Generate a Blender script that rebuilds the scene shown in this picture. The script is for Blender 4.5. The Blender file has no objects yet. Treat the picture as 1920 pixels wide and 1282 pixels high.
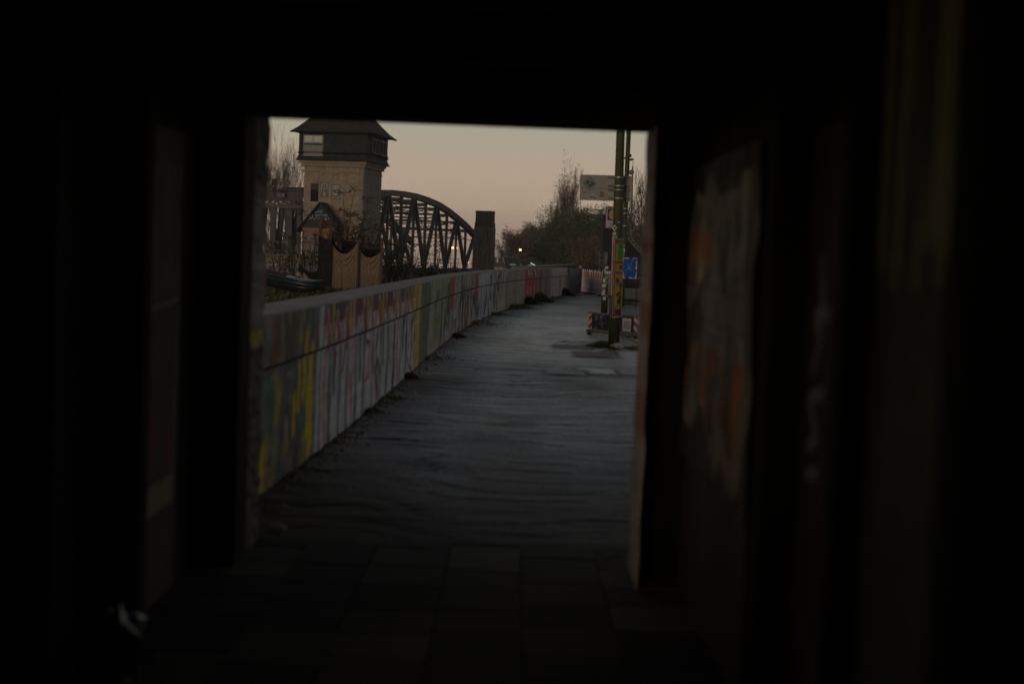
import bpy, math, random
import numpy as np
from mathutils import Vector, Matrix

random.seed(7); RNG = np.random.default_rng(11)
SC = bpy.context.scene; COL = SC.collection
R = math.radians

# ------------------------------------------------------------------ camera
F_PX = 50 / 36 * 1920
PITCH, ROLL = R(3.48), R(2.2)
CAM = Vector((0, 0, 1.6))
_F = Vector((0, math.cos(PITCH), -math.sin(PITCH)))
_R0 = Vector((1, 0, 0)); _U0 = Vector((0, math.sin(PITCH), math.cos(PITCH)))
_R = _R0 * math.cos(ROLL) + _U0 * math.sin(ROLL)
_U = -_R0 * math.sin(ROLL) + _U0 * math.cos(ROLL)
cd = bpy.data.cameras.new("camera"); cam = bpy.data.objects.new("camera", cd); COL.objects.link(cam)
m = Matrix((( _R.x, _U.x, -_F.x, 0), (_R.y, _U.y, -_F.y, 0), (_R.z, _U.z, -_F.z, 0), (0, 0, 0, 1)))
m.translation = CAM
cam.matrix_world = m
cd.lens = 50; cd.sensor_width = 36; cd.clip_start = 0.05; cd.clip_end = 3000
cd.dof.use_dof = True; cd.dof.focus_distance = 45; cd.dof.aperture_fstop = 1.5
SC.camera = cam

def ray(px, py):
    return _F + _R * ((px - 960) / F_PX) + _U * ((641 - py) / F_PX)
def at(px, py, Y):
    d = ray(px, py); return CAM + d * (Y / d.y)
def gp(px, py, z=0.0):
    d = ray(px, py); return CAM + d * ((z - CAM.z) / d.z)
def proj(p):
    v = Vector(p) - CAM; w = v.dot(_F)
    return 960 + v.dot(_R) / w * F_PX, 641 - v.dot(_U) / w * F_PX

# ------------------------------------------------------------------ world, sun, exposure
SC.view_settings.view_transform = 'Standard'; SC.view_settings.look = 'None'
SC.view_settings.exposure = 0.0; SC.view_settings.gamma = 1.0
SC.view_settings.use_curve_mapping = False
SC.cycles.max_bounces = 8; SC.cycles.diffuse_bounces = 5; SC.cycles.volume_bounces = 1
SC.cycles.use_denoising = True
W = bpy.data.worlds.new("World"); SC.world = W; W.use_nodes = True
nt = W.node_tree; nt.nodes.clear()
out = nt.nodes.new('ShaderNodeOutputWorld')
sky = nt.nodes.new('ShaderNodeTexSky'); sky.sky_type = 'NISHITA'; sky.sun_disc = False
sky.sun_elevation = R(7.0); sky.sun_rotation = R(207); sky.dust_density = 2.0
bg1 = nt.nodes.new('ShaderNodeBackground'); bg1.inputs[1].default_value = 0.004
nt.links.new(sky.outputs[0], bg1.inputs[0])
tc = nt.nodes.new('ShaderNodeTexCoord'); sx = nt.nodes.new('ShaderNodeSeparateXYZ')
nt.links.new(tc.outputs['Generated'], sx.inputs[0])
rp = nt.nodes.new('ShaderNodeValToRGB'); nt.links.new(sx.outputs[2], rp.inputs[0])
stops = [(0.0, (0.50, 0.345, 0.275)), (0.015, (0.60, 0.430, 0.335)), (0.03, (0.62, 0.465, 0.345)), (0.055, (0.555, 0.432, 0.320)), (0.09, (0.430, 0.398, 0.312)),
         (0.17, (0.24, 0.24, 0.21)), (0.32, (0.12, 0.13, 0.135)), (1.0, (0.052, 0.064, 0.084))]
el = rp.color_ramp.elements
el[0].position, el[0].color = stops[0][0], (*stops[0][1], 1)
el[1].position, el[1].color = stops[-1][0], (*stops[-1][1], 1)
for p_, c_ in stops[1:-1]:
    e = el.new(p_); e.color = (*c_, 1)
# the afterglow lies ahead (+Y); the sky dims towards the other side
az = nt.nodes.new('ShaderNodeMapRange'); az.interpolation_type = 'SMOOTHSTEP'; az.inputs[1].default_value = -.7; az.inputs[2].default_value = .6; az.inputs[3].default_value = .3; az.inputs[4].default_value = 1.0
nt.links.new(sx.outputs[1], az.inputs[0])
bg2 = nt.nodes.new('ShaderNodeBackground'); nt.links.new(az.outputs[0], bg2.inputs[1])
nt.links.new(rp.outputs[0], bg2.inputs[0])
ad = nt.nodes.new('ShaderNodeAddShader'); nt.links.new(bg1.outputs[0], ad.inputs[0]); nt.links.new(bg2.outputs[0], ad.inputs[1])
nt.links.new(ad.outputs[0], out.inputs[0])
sl = bpy.data.lights.new("sun", 'SUN'); sl.energy = 0.6; sl.angle = R(20); sl.color = (1.0, 0.82, 0.62)
so = bpy.data.objects.new("sun", sl); COL.objects.link(so)
so.rotation_euler = Vector((.45, .88, -.10)).to_track_quat('-Z', 'Y').to_euler()

# ------------------------------------------------------------------ materials
MATS = {}
def lin(h):
    if isinstance(h, str):
        h = h.lstrip('#'); v = [int(h[i:i + 2], 16) / 255 for i in (0, 2, 4)]
        return tuple(x / 12.92 if x <= .04045 else ((x + .055) / 1.055) ** 2.4 for x in v)
    return tuple(h)
def M(name, col=(.2, .2, .2), rough=.8, metal=0.0, spec=.5, ns=6.0, na=.25, bump=.15, bs=None, attr=False, emit=None, es=1.0, streak=None):
    if name in MATS: return MATS[name]
    mt = bpy.data.materials.new(name); mt.use_nodes = True; MATS[name] = mt
    t = mt.node_tree; b = t.nodes['Principled BSDF']
    col = lin(col)
    b.inputs['Roughness'].default_value = rough; b.inputs['Specular IOR Level'].default_value = spec; b.inputs['Metallic'].default_value = metal
    if emit is not None:
        b.inputs['Emission Color'].default_value = (*lin(emit), 1); b.inputs['Emission Strength'].default_value = es
    co = t.nodes.new('ShaderNodeTexCoord'); mp = t.nodes.new('ShaderNodeMapping')
    t.links.new(co.outputs['Object'], mp.inputs[0])
    if streak: mp.inputs['Scale'].default_value = streak
    n = t.nodes.new('ShaderNodeTexNoise'); n.inputs['Scale'].default_value = ns; n.inputs['Detail'].default_value = 6
    n.inputs['Roughness'].default_value = .65
    t.links.new(mp.outputs[0], n.inputs['Vector'])
    mr = t.nodes.new('ShaderNodeMapRange'); mr.inputs[1].default_value = .3; mr.inputs[2].default_value = .7
    mr.inputs[3].default_value = 1 - na; mr.inputs[4].default_value = 1 + na
    t.links.new(n.outputs[0], mr.inputs[0])
    mx = t.nodes.new('ShaderNodeVectorMath'); mx.operation = 'SCALE'
    if attr:
        a = t.nodes.new('ShaderNodeAttribute'); a.attribute_name = 'Col'
        t.links.new(a.outputs['Color'], mx.inputs[0])
    else:
        mx.inputs[0].default_value = col
    t.links.new(mr.outputs[0], mx.inputs['Scale']); t.links.new(mx.outputs[0], b.inputs['Base Color'])
    if bump:
        bn = t.nodes.new('ShaderNodeBump'); bn.inputs['Strength'].default_value = bump; bn.inputs['Distance'].default_value = .02
        n2 = t.nodes.new('ShaderNodeTexNoise'); n2.inputs['Scale'].default_value = bs or ns * 4; n2.inputs['Detail'].default_value = 4
        t.links.new(mp.outputs[0], n2.inputs['Vector']); t.links.new(n2.outputs[0], bn.inputs['Height'])
        t.links.new(bn.outputs[0], b.inputs['Normal'])
    return mt

# ------------------------------------------------------------------ mesh builder
class MB:
    def __init__(s): s.v = []; s.f = []
    def poly(s, pts):
        b = len(s.v); s.v += [tuple(p) for p in pts]; s.f.append(tuple(range(b, b + len(pts))))
    def box(s, c, size, rz=0, rot=None):
        hx, hy, hz = (x / 2 for x in size); b = len(s.v); c = Vector(c)
        mt = rot if rot is not None else Matrix.Rotation(rz, 3, 'Z')
        for x, y, z in ((-1,-1,-1),(1,-1,-1),(1,1,-1),(-1,1,-1),(-1,-1,1),(1,-1,1),(1,1,1),(-1,1,1)):
            s.v.append(tuple(c + mt @ Vector((x * hx, y * hy, z * hz))))
        s.f += [tuple(b + i for i in q) for q in ((0,3,2,1),(4,5,6,7),(0,1,5,4),(1,2,6,5),(2,3,7,6),(3,0,4,7))]
        return s
    def bar(s, a, b, w, h=None, up=(0, 0, 1)):
        a = Vector(a); b = Vector(b); d = b - a; L = d.length; d.normalize()
        up = Vector(up)
        if abs(d.dot(up)) > .98: up = Vector((0, 1, 0))
        x = d.cross(up).normalized(); y = x.cross(d).normalized()
        mt = Matrix((x, d, y)).transposed()
        return s.box((a + b) / 2, (w, L, h or w), rot=mt)
    def tube(s, pts, rad, n=8, cap=True):
        pts = [Vector(p) for p in pts]
        if not hasattr(rad, '__len__'): rad = [rad] * len(pts)
        b0 = len(s.v); prev = None
        for i, p in enumerate(pts):
            d = (pts[min(i + 1, len(pts) - 1)] - pts[max(i - 1, 0)]).normalized()
            ref = prev if prev is not None else (Vector((1, 0, 0)) if abs(d.x) < .9 else Vector((0, 1, 0)))
            x = (ref - d * ref.dot(d)).normalized(); prev = x; y = d.cross(x)
            for k in range(n):
                a = 2 * math.pi * k / n
                s.v.append(tuple(p + (x * math.cos(a) + y * math.sin(a)) * rad[i]))
        for i in range(len(pts) - 1):
            for k in range(n):
                k2 = (k + 1) % n
                s.f.append((b0 + i*n + k, b0 + i*n + k2, b0 + (i+1)*n + k2, b0 + (i+1)*n + k))
        if cap:
            s.f.append(tuple(b0 + k for k in reversed(range(n)))); e = b0 + (len(pts)-1)*n
            s.f.append(tuple(e + k for k in range(n)))
        return s
    def ball(s, c, r, n=8, sq=(1, 1, 1), jit=0):
        b0 = len(s.v); c = Vector(c)
        for i in range(n + 1):
            th = math.pi * i / n
            for k in range(2 * n):
                ph = math.pi * k / n; j = 1 + random.uniform(-jit, jit)
                s.v.append((c.x + r*sq[0]*j*math.sin(th)*math.cos(ph), c.y + r*sq[1]*j*math.sin(th)*math.sin(ph), c.z + r*sq[2]*j*math.cos(th)))
        for i in range(n):
            for k in range(2 * n):
                k2 = (k + 1) % (2 * n)
                s.f.append((b0+i*2*n+k, b0+(i+1)*2*n+k, b0+(i+1)*2*n+k2, b0+i*2*n+k2))
        return s
    def build(s, name, mat, parent=None, smooth=False, bevel=0, loc=None):
        me = bpy.data.meshes.new(name); me.from_pydata(s.v, [], s.f); me.update()
        if smooth:
            for p in me.polygons: p.use_smooth = True
        me.materials.append(mat)
        o = bpy.data.objects.new(name, me); COL.objects.link(o)
        if parent is not None: o.parent = parent; o.matrix_parent_inverse = PINV.get(parent.name, Matrix())
        if bevel:
            md = o.modifiers.new('bevel', 'BEVEL'); md.width = bevel; md.segments = 2; md.limit_method = 'ANGLE'
        return o
PINV = {}
def tag(o, label=None, cat=None, group=None, kind=None):
    if label: o['label'] = label
    if cat: o['category'] = cat
    if group: o['group'] = group
    if kind: o['kind'] = kind
    return o
def thing(name, label, cat, loc=(0, 0, 0), group=None, kind=None):
    """Empty at the base of the thing; parts are authored in world coordinates."""
    o = bpy.data.objects.new(name, None); COL.objects.link(o); o.location = loc; o.empty_display_size = .2
    PINV[o.name] = Matrix.Translation(Vector(loc)).inverted()
    return tag(o, label, cat, group, kind)

def arr_mesh(name, V, Fq, mat, parent=None, colors=None, smooth=False):
    """V (n,3), Fq (m,4) -> mesh; colors per vertex (n,3)."""
    me = bpy.data.meshes.new(name); V = np.asarray(V, dtype=np.float32); Fq = np.asarray(Fq, dtype=np.int32)
    me.vertices.add(len(V)); me.vertices.foreach_set('co', V.ravel())
    k = Fq.shape[1]
    me.loops.add(Fq.size); me.loops.foreach_set('vertex_index', Fq.ravel())
    me.polygons.add(len(Fq)); me.polygons.foreach_set('loop_start', np.arange(0, Fq.size, k, dtype=np.int32))
    me.update(calc_edges=True); me.validate()
    if smooth: me.shade_smooth()
    else: me.shade_flat()
    if colors is not None:
        ca = me.color_attributes.new('Col', 'FLOAT_COLOR', 'POINT')
        c4 = np.ones((len(V), 4), dtype=np.float32); c4[:, :3] = colors; ca.data.foreach_set('color', c4.ravel())
    me.materials.append(mat)
    o = bpy.data.objects.new(name, me); COL.objects.link(o)
    if parent is not None: o.parent = parent; o.matrix_parent_inverse = PINV.get(parent.name, Matrix())
    return o

def grid_mesh(name, P, colors, mat, parent=None, smooth=False, back=None):
    """P (nu,nv,3) grid of points; optional back offset vector gives it thickness."""
    nu, nv = P.shape[:2]; V = P.reshape(-1, 3); C_ = None if colors is None else np.asarray(colors).reshape(-1, 3)
    idx = np.arange(nu * nv).reshape(nu, nv)
    q = np.stack([idx[:-1, :-1], idx[1:, :-1], idx[1:, 1:], idx[:-1, 1:]], -1).reshape(-1, 4)
    if back is not None:
        n0 = len(V); V = np.concatenate([V, V + np.array(back, dtype=float)])
        if C_ is not None: C_ = np.concatenate([C_, C_ * .6])
        qs = [q, q[:, ::-1] + n0]
        for e in (idx[0, :], idx[-1, ::-1], idx[::-1, 0], idx[:, -1]):
            qs.append(np.stack([e[:-1], e[1:], e[1:] + n0, e[:-1] + n0], -1))
        q = np.concatenate(qs)
    return arr_mesh(name, V, q, mat, parent, C_, smooth)

class Paint:
    """A small painted surface: u in 0..W (m), v in 0..H (m), raster colours held per vertex."""
    def __init__(s, W_, H_, res, base):
        s.nu = max(2, int(W_ / res) + 1); s.nv = max(2, int(H_ / res) + 1)
        s.u = np.linspace(0, W_, s.nu)[:, None] * np.ones((1, s.nv)); s.v = np.ones((s.nu, 1)) * np.linspace(0, H_, s.nv)[None, :]
        s.c = np.ones((s.nu, s.nv, 3)) * np.array(lin(base)); s.W, s.H = W_, H_
    def _mix(s, a, col):
        a = np.clip(a, 0, 1)[..., None]; s.c = s.c * (1 - a) + np.array(lin(col)) * a
    def rect(s, u0, v0, u1, v1, col, a=1, soft=1e-4):
        m_ = np.clip((s.u - u0) / soft, 0, 1) * np.clip((u1 - s.u) / soft, 0, 1) * np.clip((s.v - v0) / soft, 0, 1) * np.clip((v1 - s.v) / soft, 0, 1)
        s._mix(m_ * a, col)
    def disc(s, u, v, ru, rv, col, a=1):
        d = np.sqrt(((s.u - u) / ru) ** 2 + ((s.v - v) / rv) ** 2); s._mix((d < 1) * a, col)
    def diamond(s, u, v, r, col, a=1):
        s._mix((np.abs(s.u - u) + np.abs(s.v - v) < r) * a, col)
    def line(s, pts, w, col, a=1, soft=.006):
        best = np.full(s.u.shape, 9e9)
        for (x0, y0), (x1, y1) in zip(pts[:-1], pts[1:]):
            dx, dy = x1 - x0, y1 - y0; L = dx*dx + dy*dy + 1e-12
            t = np.clip(((s.u - x0)*dx + (s.v - y0)*dy) / L, 0, 1)
            best = np.minimum(best, np.hypot(s.u - x0 - t*dx, s.v - y0 - t*dy))
        s._mix(np.clip((w/2 - best) / soft + .5, 0, 1) * a, col)
    def noise(s, amt, seed=0, k=8):
        r = np.random.default_rng(seed); n = r.random((k + 2, k * 3 + 2))
        ui = s.u / s.W * k; vi = s.v / s.H * k * 3; a = ui.astype(int); b = vi.astype(int); fu = ui - a; fv = vi - b
        g = (n[a, b]*(1-fu)*(1-fv) + n[a+1, b]*fu*(1-fv) + n[a, b+1]*(1-fu)*fv + n[a+1, b+1]*fu*fv)
        s.c = s.c * (1 + amt * (g[..., None] - .5) * 2)
    def build(s, name, o, du, dv, mat, parent=None, back=None, warp=None):
        o = np.array(o, float); du = np.array(Vector(du).normalized()); dv = np.array(Vector(dv).normalized())
        P = o + s.u[..., None] * du + s.v[..., None] * dv
        if warp is not None: P = P + warp(s.u, s.v)
        return grid_mesh(name, P, s.c, mat, parent, back=back)

def text(name, body, size, o, du, dv, mat, parent, off=.004, align='CENTER'):
    cu = bpy.data.curves.new('t', 'FONT'); cu.body = body; cu.size = size; cu.align_x = align; cu.extrude = .001; cu.resolution_u = 2
    to = bpy.data.objects.new('t', cu); COL.objects.link(to)
    dg = bpy.context.evaluated_depsgraph_get(); me = bpy.data.meshes.new_from_object(to.evaluated_get(dg))
    bpy.data.objects.remove(to); me.name = name
    du = Vector(du).normalized(); dv = Vector(dv).normalized(); n = du.cross(dv)
    mt = Matrix((( du.x, dv.x, n.x, o[0]), (du.y, dv.y, n.y, o[1]), (du.z, dv.z, n.z, o[2]), (0, 0, 0, 1)))
    me.transform(Matrix.Translation(n * off) @ mt); me.materials.clear(); me.materials.append(mat)
    ob = bpy.data.objects.new(name, me); COL.objects.link(ob); ob.parent = parent
    ob.matrix_parent_inverse = PINV.get(parent.name, Matrix())
    return ob

# ------------------------------------------------------------------ leaves and trees
def leaf_cloud(name, C_, sz, mat_pal, parent=None, aspect=.55, droop=None, dirs=None):
    """Leaf quads (bent diamonds) at centres C_ ; colour per leaf from a palette."""
    n = len(C_); C_ = np.asarray(C_)
    d = RNG.normal(size=(n, 3)) if dirs is None else np.asarray(dirs) + RNG.normal(size=(n, 3)) * .25
    if droop: d[:, 2] -= droop
    d /= np.linalg.norm(d, axis=1)[:, None]
    r = RNG.normal(size=(n, 3)); w = np.cross(d, r); w /= np.linalg.norm(w, axis=1)[:, None] + 1e-9
    s_ = (sz * RNG.uniform(.6, 1.3, n))[:, None]
    V = np.stack([C_ - d*s_*.5, C_ + w*s_*aspect*.5, C_ + d*s_*.5, C_ - w*s_*aspect*.5], 1).reshape(-1, 3)
    Fq = np.arange(4 * n).reshape(-1, 4)
    pal = np.array([lin(c) for c in mat_pal]); c = pal[RNG.integers(0, len(pal), n)] * RNG.uniform(.7, 1.25, (n, 1))
    return arr_mesh(name, V, Fq, M_LEAF, parent, np.repeat(c, 4, 0))
def branches(mb, p, d, L, r, depth, up=.15, spread=.6, kids=3, nseg=3, tips=None, n=5):
    p = Vector(p); d = Vector(d).normalized(); pts = [p.copy()]; rad = [r]
    for i in range(nseg):
        d = (d + Vector((random.gauss(0, .12), random.gauss(0, .12), random.gauss(0, .08) + up * .3))).normalized()
        p = p + d * (L / nseg); pts.append(p.copy()); rad.append(r * (1 - .65 * (i + 1) / nseg))
        if depth > 0:
            for _ in range(kids if i else max(1, kids - 1)):
                a = random.uniform(0, 2 * math.pi); side = Vector((math.cos(a), math.sin(a), 0))
                nd = (d + side * spread * random.uniform(.5, 1.2) + Vector((0, 0, up))).normalized()
                branches(mb, p, nd, L * random.uniform(.45, .7), max(rad[-1] * .55, .012), depth - 1, up, spread, kids, max(2, nseg - 1), tips, 3 if depth < 3 else 4)
    mb.tube(pts, rad, n=n, cap=False)
    if tips is not None and depth <= 1: tips += pts[1:]
def tree(name, label, base, h, r, pal=None, nleaf=5000, lsz=.22, depth=3, up=.35, spread=.7, kids=3, tr=.16, shape=(1, 1, 1), group=None, cat='tree', trunk_frac=.35, clumps=26, barkmat=None, hang=0):
    base = Vector(base); T = thing(name, label, cat, base, group)
    mb = MB(); tips = []
    th = h * trunk_frac
    mb.tube([base - Vector((0, 0, .1)), base + Vector((random.uniform(-.1, .1), 0, th * .5)), base + Vector((random.uniform(-.2, .2), 0, th)), base + Vector((random.uniform(-.2, .2), 0, h * .75))], [tr * 1.3, tr, tr * .8, tr * .25], n=7)
    for i in range(int(6 + kids * 2)):
        z = random.uniform(th * .6, h * .62); a = random.uniform(0, 6.28)
        branches(mb, base + Vector((0, 0, z)), (math.cos(a) * spread * shape[0], math.sin(a) * spread * shape[1], .5 + up), (h - z) * random.uniform(.45, .75), tr * .35, depth - 1, up, spread, kids, 3, tips, 4)
    mb.build('trunk', barkmat or M_BARK, T)
    if pal:
        # leaves cluster round branch tips and in uneven clumps, with gaps between
        cs = []
        for _ in range(clumps):
            a = random.uniform(0, 6.28); q = random.uniform(.15, 1) ; zz = random.uniform(.22, .98)
            prof = math.sin(min(1, zz * 1.1) * math.pi * .8 + .35)
            cs.append((base.x + math.cos(a)*r*q*prof*shape[0], base.y + math.sin(a)*r*q*prof*shape[1], base.z + h*zz, random.uniform(.12, .34) * r))
        cs = np.array(cs); pick = RNG.integers(0, len(cs), nleaf)
        g = np.clip(RNG.normal(size=(nleaf, 3)), -1.25, 1.25); g[:, 2] *= .8
        P = cs[pick, :3] + g * cs[pick, 3:4]
        if tips:
            tp = np.array([tuple(t) for t in tips]); k = nleaf // 2
            P[:k] = tp[RNG.integers(0, len(tp), k)] + np.clip(RNG.normal(size=(k, 3)), -1.5, 1.5) * .06 * r
        P = P[P[:, 2] > base.z + .05]
        leaf_cloud('crown', P, lsz, pal, T, droop=hang)
    return T

M_LEAF = M('leaf', rough=.75, ns=3, na=.1, bump=0, attr=True)
M_PAINT = M('painted surface', rough=.75, ns=5, na=.22, bump=.25, bs=40, attr=True)
M_BARK = M('bark', (.05, .042, .034), .9, ns=8, na=.3, bump=.5)
M_BARKP = M('pale bark', (.11, .095, .075), .9, ns=8, na=.3, bump=.4)
M_STEEL = M('dark bridge steel', (.075, .072, .078), .6, ns=1.5, na=.3, bump=.2)
M_STUCCO = M('tower stucco', (.34, .27, .20), .9, ns=1.2, na=.22, bump=.3, bs=12)
M_SLATE = M('slate cladding', (.030, .033, .036), .75, spec=.25, ns=2.5, na=.35, bump=.5, bs=9)
M_ROOF = M('mossy roof tiles', (.042, .038, .022), .85, ns=2.5, na=.35, bump=.6, bs=9)
M_DARK = M('dark opening', (.012, .012, .014), .7, spec=.1, ns=2, na=.1, bump=0)
M_WFRAME = M('weathered white frame', (.27, .26, .24), .6, ns=6, na=.15, bump=.1)
M_WOOD = M('tunnel timber', (.020, .016, .013), .85, spec=.2, ns=3, na=.4, bump=.5, streak=(9, 9, .7))
M_WOODX = M('timber joist', (.030, .024, .019), .85, ns=3, na=.4, bump=.5)
M_POSTW = M('brown timber post', (.12, .065, .035), .85, ns=5, na=.3, bump=.4)
M_POLE = M('green pole paint', (.066, .072, .032), .6, spec=.25, ns=5, na=.35, bump=.15, streak=(1, 1, .35))
M_BAND = M('steel band', (.45, .43, .38), .4, metal=.6, ns=10, na=.2, bump=.1)
M_ALU = M('sign aluminium', (.30, .28, .27), .5, ns=4, na=.12, bump=.05)
M_CONC = M('old concrete', (.20, .175, .15), .9, ns=3, na=.3, bump=.4)
M_CAP = M('wall cap concrete', (.31, .285, .25), .88, ns=2.5, na=.3, bump=.4)
M_BLACKCL = M('black cloth', (.010, .009, .010), .9, ns=5, na=.2, bump=.2)
M_BEIGE = M('beige cloth', (.25, .185, .12), .9, ns=3, na=.12, bump=.15)
M_HULL = M('dark hull paint', (.02, .03, .035), .2, ns=3, na=.3, bump=.05)
M_TEAL = M('teal gloss paint', (.022, .045, .055), .22, ns=3, na=.3, bump=.05)
M_BROWN = M('brown rail paint', (.055, .03, .024), .5, ns=4, na=.3, bump=.1)
M_PINK = M('pale pink cloth', (.42, .30, .26), .9, ns=5, na=.15, bump=.2)
M_RED = M('barrier red', (.42, .03, .03), .5, ns=6, na=.2, bump=.05)
M_WHITE = M('barrier white', (.80, .73, .69), .55, ns=6, na=.2, bump=.05)
M_BLACKR = M('black rubber', (.02, .02, .02), .8, ns=6, na=.2, bump=.2)
M_PAPER = M('crumpled white paper', (.55, .53, .50), .8, ns=8, na=.15, bump=.4)
M_BLK = M('black paint', (.012, .012, .012), .6, ns=6, na=.2, bump=0)
M_BLUE = M('sign blue', (.02, .035, .20), .5, ns=6, na=.1, bump=0)
M_YEL = M('sign yellow', (.55, .33, .012), .5, ns=6, na=.1, bump=0)
M_DKRED = M('sign dark red', (.13, .012, .03), .5, ns=6, na=.15, bump=0)
M_SRED = M('sign red', (.50, .02, .02), .5, ns=6, na=.1, bump=0)
M_LAMP = M('lit lamp', (.8, .6, .4), .4, ns=5, na=0, bump=0, emit=(1.0, .42, .14), es=9)
M_LAMPW = M('lit sign panel', (.8, .8, .6), .4, ns=5, na=0, bump=0, emit=(.9, .95, .5), es=.9)
M_TEALL = M('teal lit window', (.1, .3, .3), .3, ns=5, na=0, bump=0, emit=(.10, .30, .32), es=.35)
M_REDL = M('red signal lens', (.14, .01, .012), .3, ns=5, na=0, bump=0, emit=(.5, .01, .02), es=.015)
M_HOUSE = M('cream house render', (.55, .45, .30), .9, ns=.8, na=.12, bump=.1)
M_GROOF = M('grey slate roof', (.10, .105, .12), .8, ns=1.5, na=.2, bump=.2)
M_CORR = M('dark corrugated cladding', (.022, .022, .024), .7, ns=2, na=.3, bump=.3)
M_GREY = M('grey metal', (.16, .155, .155), .5, ns=4, na=.2, bump=.1)
M_GLASS = M('dark window glass', (.05, .055, .06), .12, ns=3, na=.2, bump=0)

def vn(x, y, seed=0):
    """smooth 2-D value noise in 0..1"""
    r = np.random.default_rng(seed).random((257, 257)); xi = np.floor(x).astype(int); yi = np.floor(y).astype(int)
    fx = x - xi; fy = y - yi; fx = fx*fx*(3-2*fx); fy = fy*fy*(3-2*fy); a = xi % 256; b = yi % 256; a1 = (a+1) % 256; b1 = (b+1) % 256
    return r[a, b]*(1-fx)*(1-fy) + r[a1, b]*fx*(1-fy) + r[a, b1]*(1-fx)*fy + r[a1, b1]*fx*fy
def dup(root, loc=None, label=None, rz=None):
    def cp(o, par):
        c = o.copy(); COL.objects.link(c)
        if par is not None: c.parent = par
        for ch in list(o.children): cp(ch, c)
        return c
    c = cp(root, None)
    if loc is not None: c.location = loc
    if rz is not None: c.rotation_euler = (0, 0, rz)
    if label: c['label'] = label
    return c

# ================================================================== SETTING
M_SOIL = M('soil and dead leaves', (.055, .048, .035), .95, ns=1.2, na=.5, bump=.8, bs=14)
gy = np.array([-60, 0, 40, 80, 120, 200, 300, 450, 700, 1100, 1600.]); gx = np.array([-900, -300, -100, -30, 0, 30, 100, 300, 900.])
def gz(y): return -.06 - .011*max(0, y - 80)
Gx, Gy = np.meshgrid(gx, gy, indexing='ij'); Gz = -.06 - .011*np.maximum(0, Gy - 80)
tag(grid_mesh('ground', np.stack([Gx, Gy, Gz], -1), None, M_SOIL), kind='structure')

# paved path outside the tunnel: uneven small slabs laid in wavering courses
WPX = [(586.5, 858), (647.5, 813), (719, 741.6), (760, 704), (781, 684), (844.8, 635), (884, 608), (946, 581), (985, 569), (1025, 560.5), (1062, 552.5)]
WB = [(-1.66, 7.75), (-1.61, 9.0)] + [(gp(*q).x, gp(*q).y) for q in WPX]; WCO = np.polyfit([q[1] for q in WB], [q[0] for q in WB], 4)
WY = np.linspace(7.75, WB[-1][1], 200); WX = np.polyval(WCO, WY)
ys = [7.62]
while ys[-1] < 80: ys.append(ys[-1] + max(.02, .0030 * ys[-1]))
ys = np.array(ys); xs = np.arange(-2.6, 7.5, .075)
Xg, Yg = np.meshgrid(xs, ys, indexing='ij')
Xg = Xg + np.clip((Yg - 30) / 45, 0, 1) ** 1.4 * 4.0
wv = (vn(Xg*.9, Yg*.35, 1) - .5)*.55 + (vn(Xg*2.3, Yg*.9, 2) - .5)*.22
wv = wv*1.3 - (.06 + .36*np.clip((15 - Yg)/6, 0, 1))*(Xg - .15)**2*np.clip(1.6 - np.abs(Xg), .3, 1); rowc = (Yg + wv) / .38; k = np.floor(rowc); fr = rowc - k
cx = Xg / .52 + .5 * (k % 2); kc = np.floor(cx); fc = cx - kc
hs = lambda a_: (lambda q: q - np.floor(q))(np.sin(k*12.9898*a_ + kc*78.233)*43758.5453); h1 = hs(1.0); h2 = hs(1.7)
near = np.clip((Yg - 7.6) / 3, .45, 1)
Z = (vn(Xg*.5, Yg*.25, 5) - .5)*.05 + (fr - .5)*(h1 - .25)*.06*near*np.clip(1.2 - (Yg - 7)/30, .2, 1) + ((vn(Xg*1.1 + 40, Yg*3.3, 87) - .5)*.022 + (vn(Xg*2.1, Yg*7.5, 89) - .5)*.010)*np.clip(1.2 - (Yg - 7)/30, .25, 1) + (h2 - .5)*.008 + (vn(Xg*4, Yg*4, 6) - .5)*.008
Z = Z - .012 * (fr < .10) * near - .02
tone = .86 + .22*h2 + .30*(vn(Xg*5, Yg*9, 104) - .5) + .35*(vn(Xg*.6, Yg*.3, 8) - .5) + .5*(vn(Xg*1.5, Yg*4.2, 94) - .5)
jd = np.clip(1.25 - (Yg - 7)/60, .45, 1); inter = np.clip(vn(Xg*1.3 + k*3.7, k*1.9 + .3, 96)*2.6 - .75, 0, 1); jo = 1 - jd*.85*inter*np.clip(1 - np.abs(fr - .5)/.5, 0, 1)**0*np.where(fr < .17, 1.0, 0.0)
base = np.array([.315, .298, .298])*((1 + .75*np.clip((Yg - 14)/14, 0, 1))*(1 - .5*np.clip((Yg - 34)/16, 0, 1)))[..., None] ; warm = np.array([.070, .056, .046])  # lighter in the middle distance: sky glare painted into the paving colour
wf = np.clip((12.5 - Yg) / 4.0 + (vn(Xg*1.2, Yg*.6, 88) - .5)*.5, 0, 1)[..., None]  # darker, browner paving by the tunnel mouth: shade and dirt painted in
rg = 1 - np.abs(vn(Xg*.8 + 9, (Yg + wv*.6)*3.6, 90)*2 - 1); crk = np.clip((rg - .93)/.05, 0, 1)*np.clip(vn(Xg*1.3, Yg*1.1, 92)*2.4 - .9, 0, 1)
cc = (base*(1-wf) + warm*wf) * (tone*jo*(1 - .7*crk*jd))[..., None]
dirt = np.clip(vn(Xg*1.1, Yg*.5, 9)*2.2 - 1.35, 0, .5)[..., None]
cc = cc*(1-dirt) + np.array([.11, .09, .07])*dirt
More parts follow.
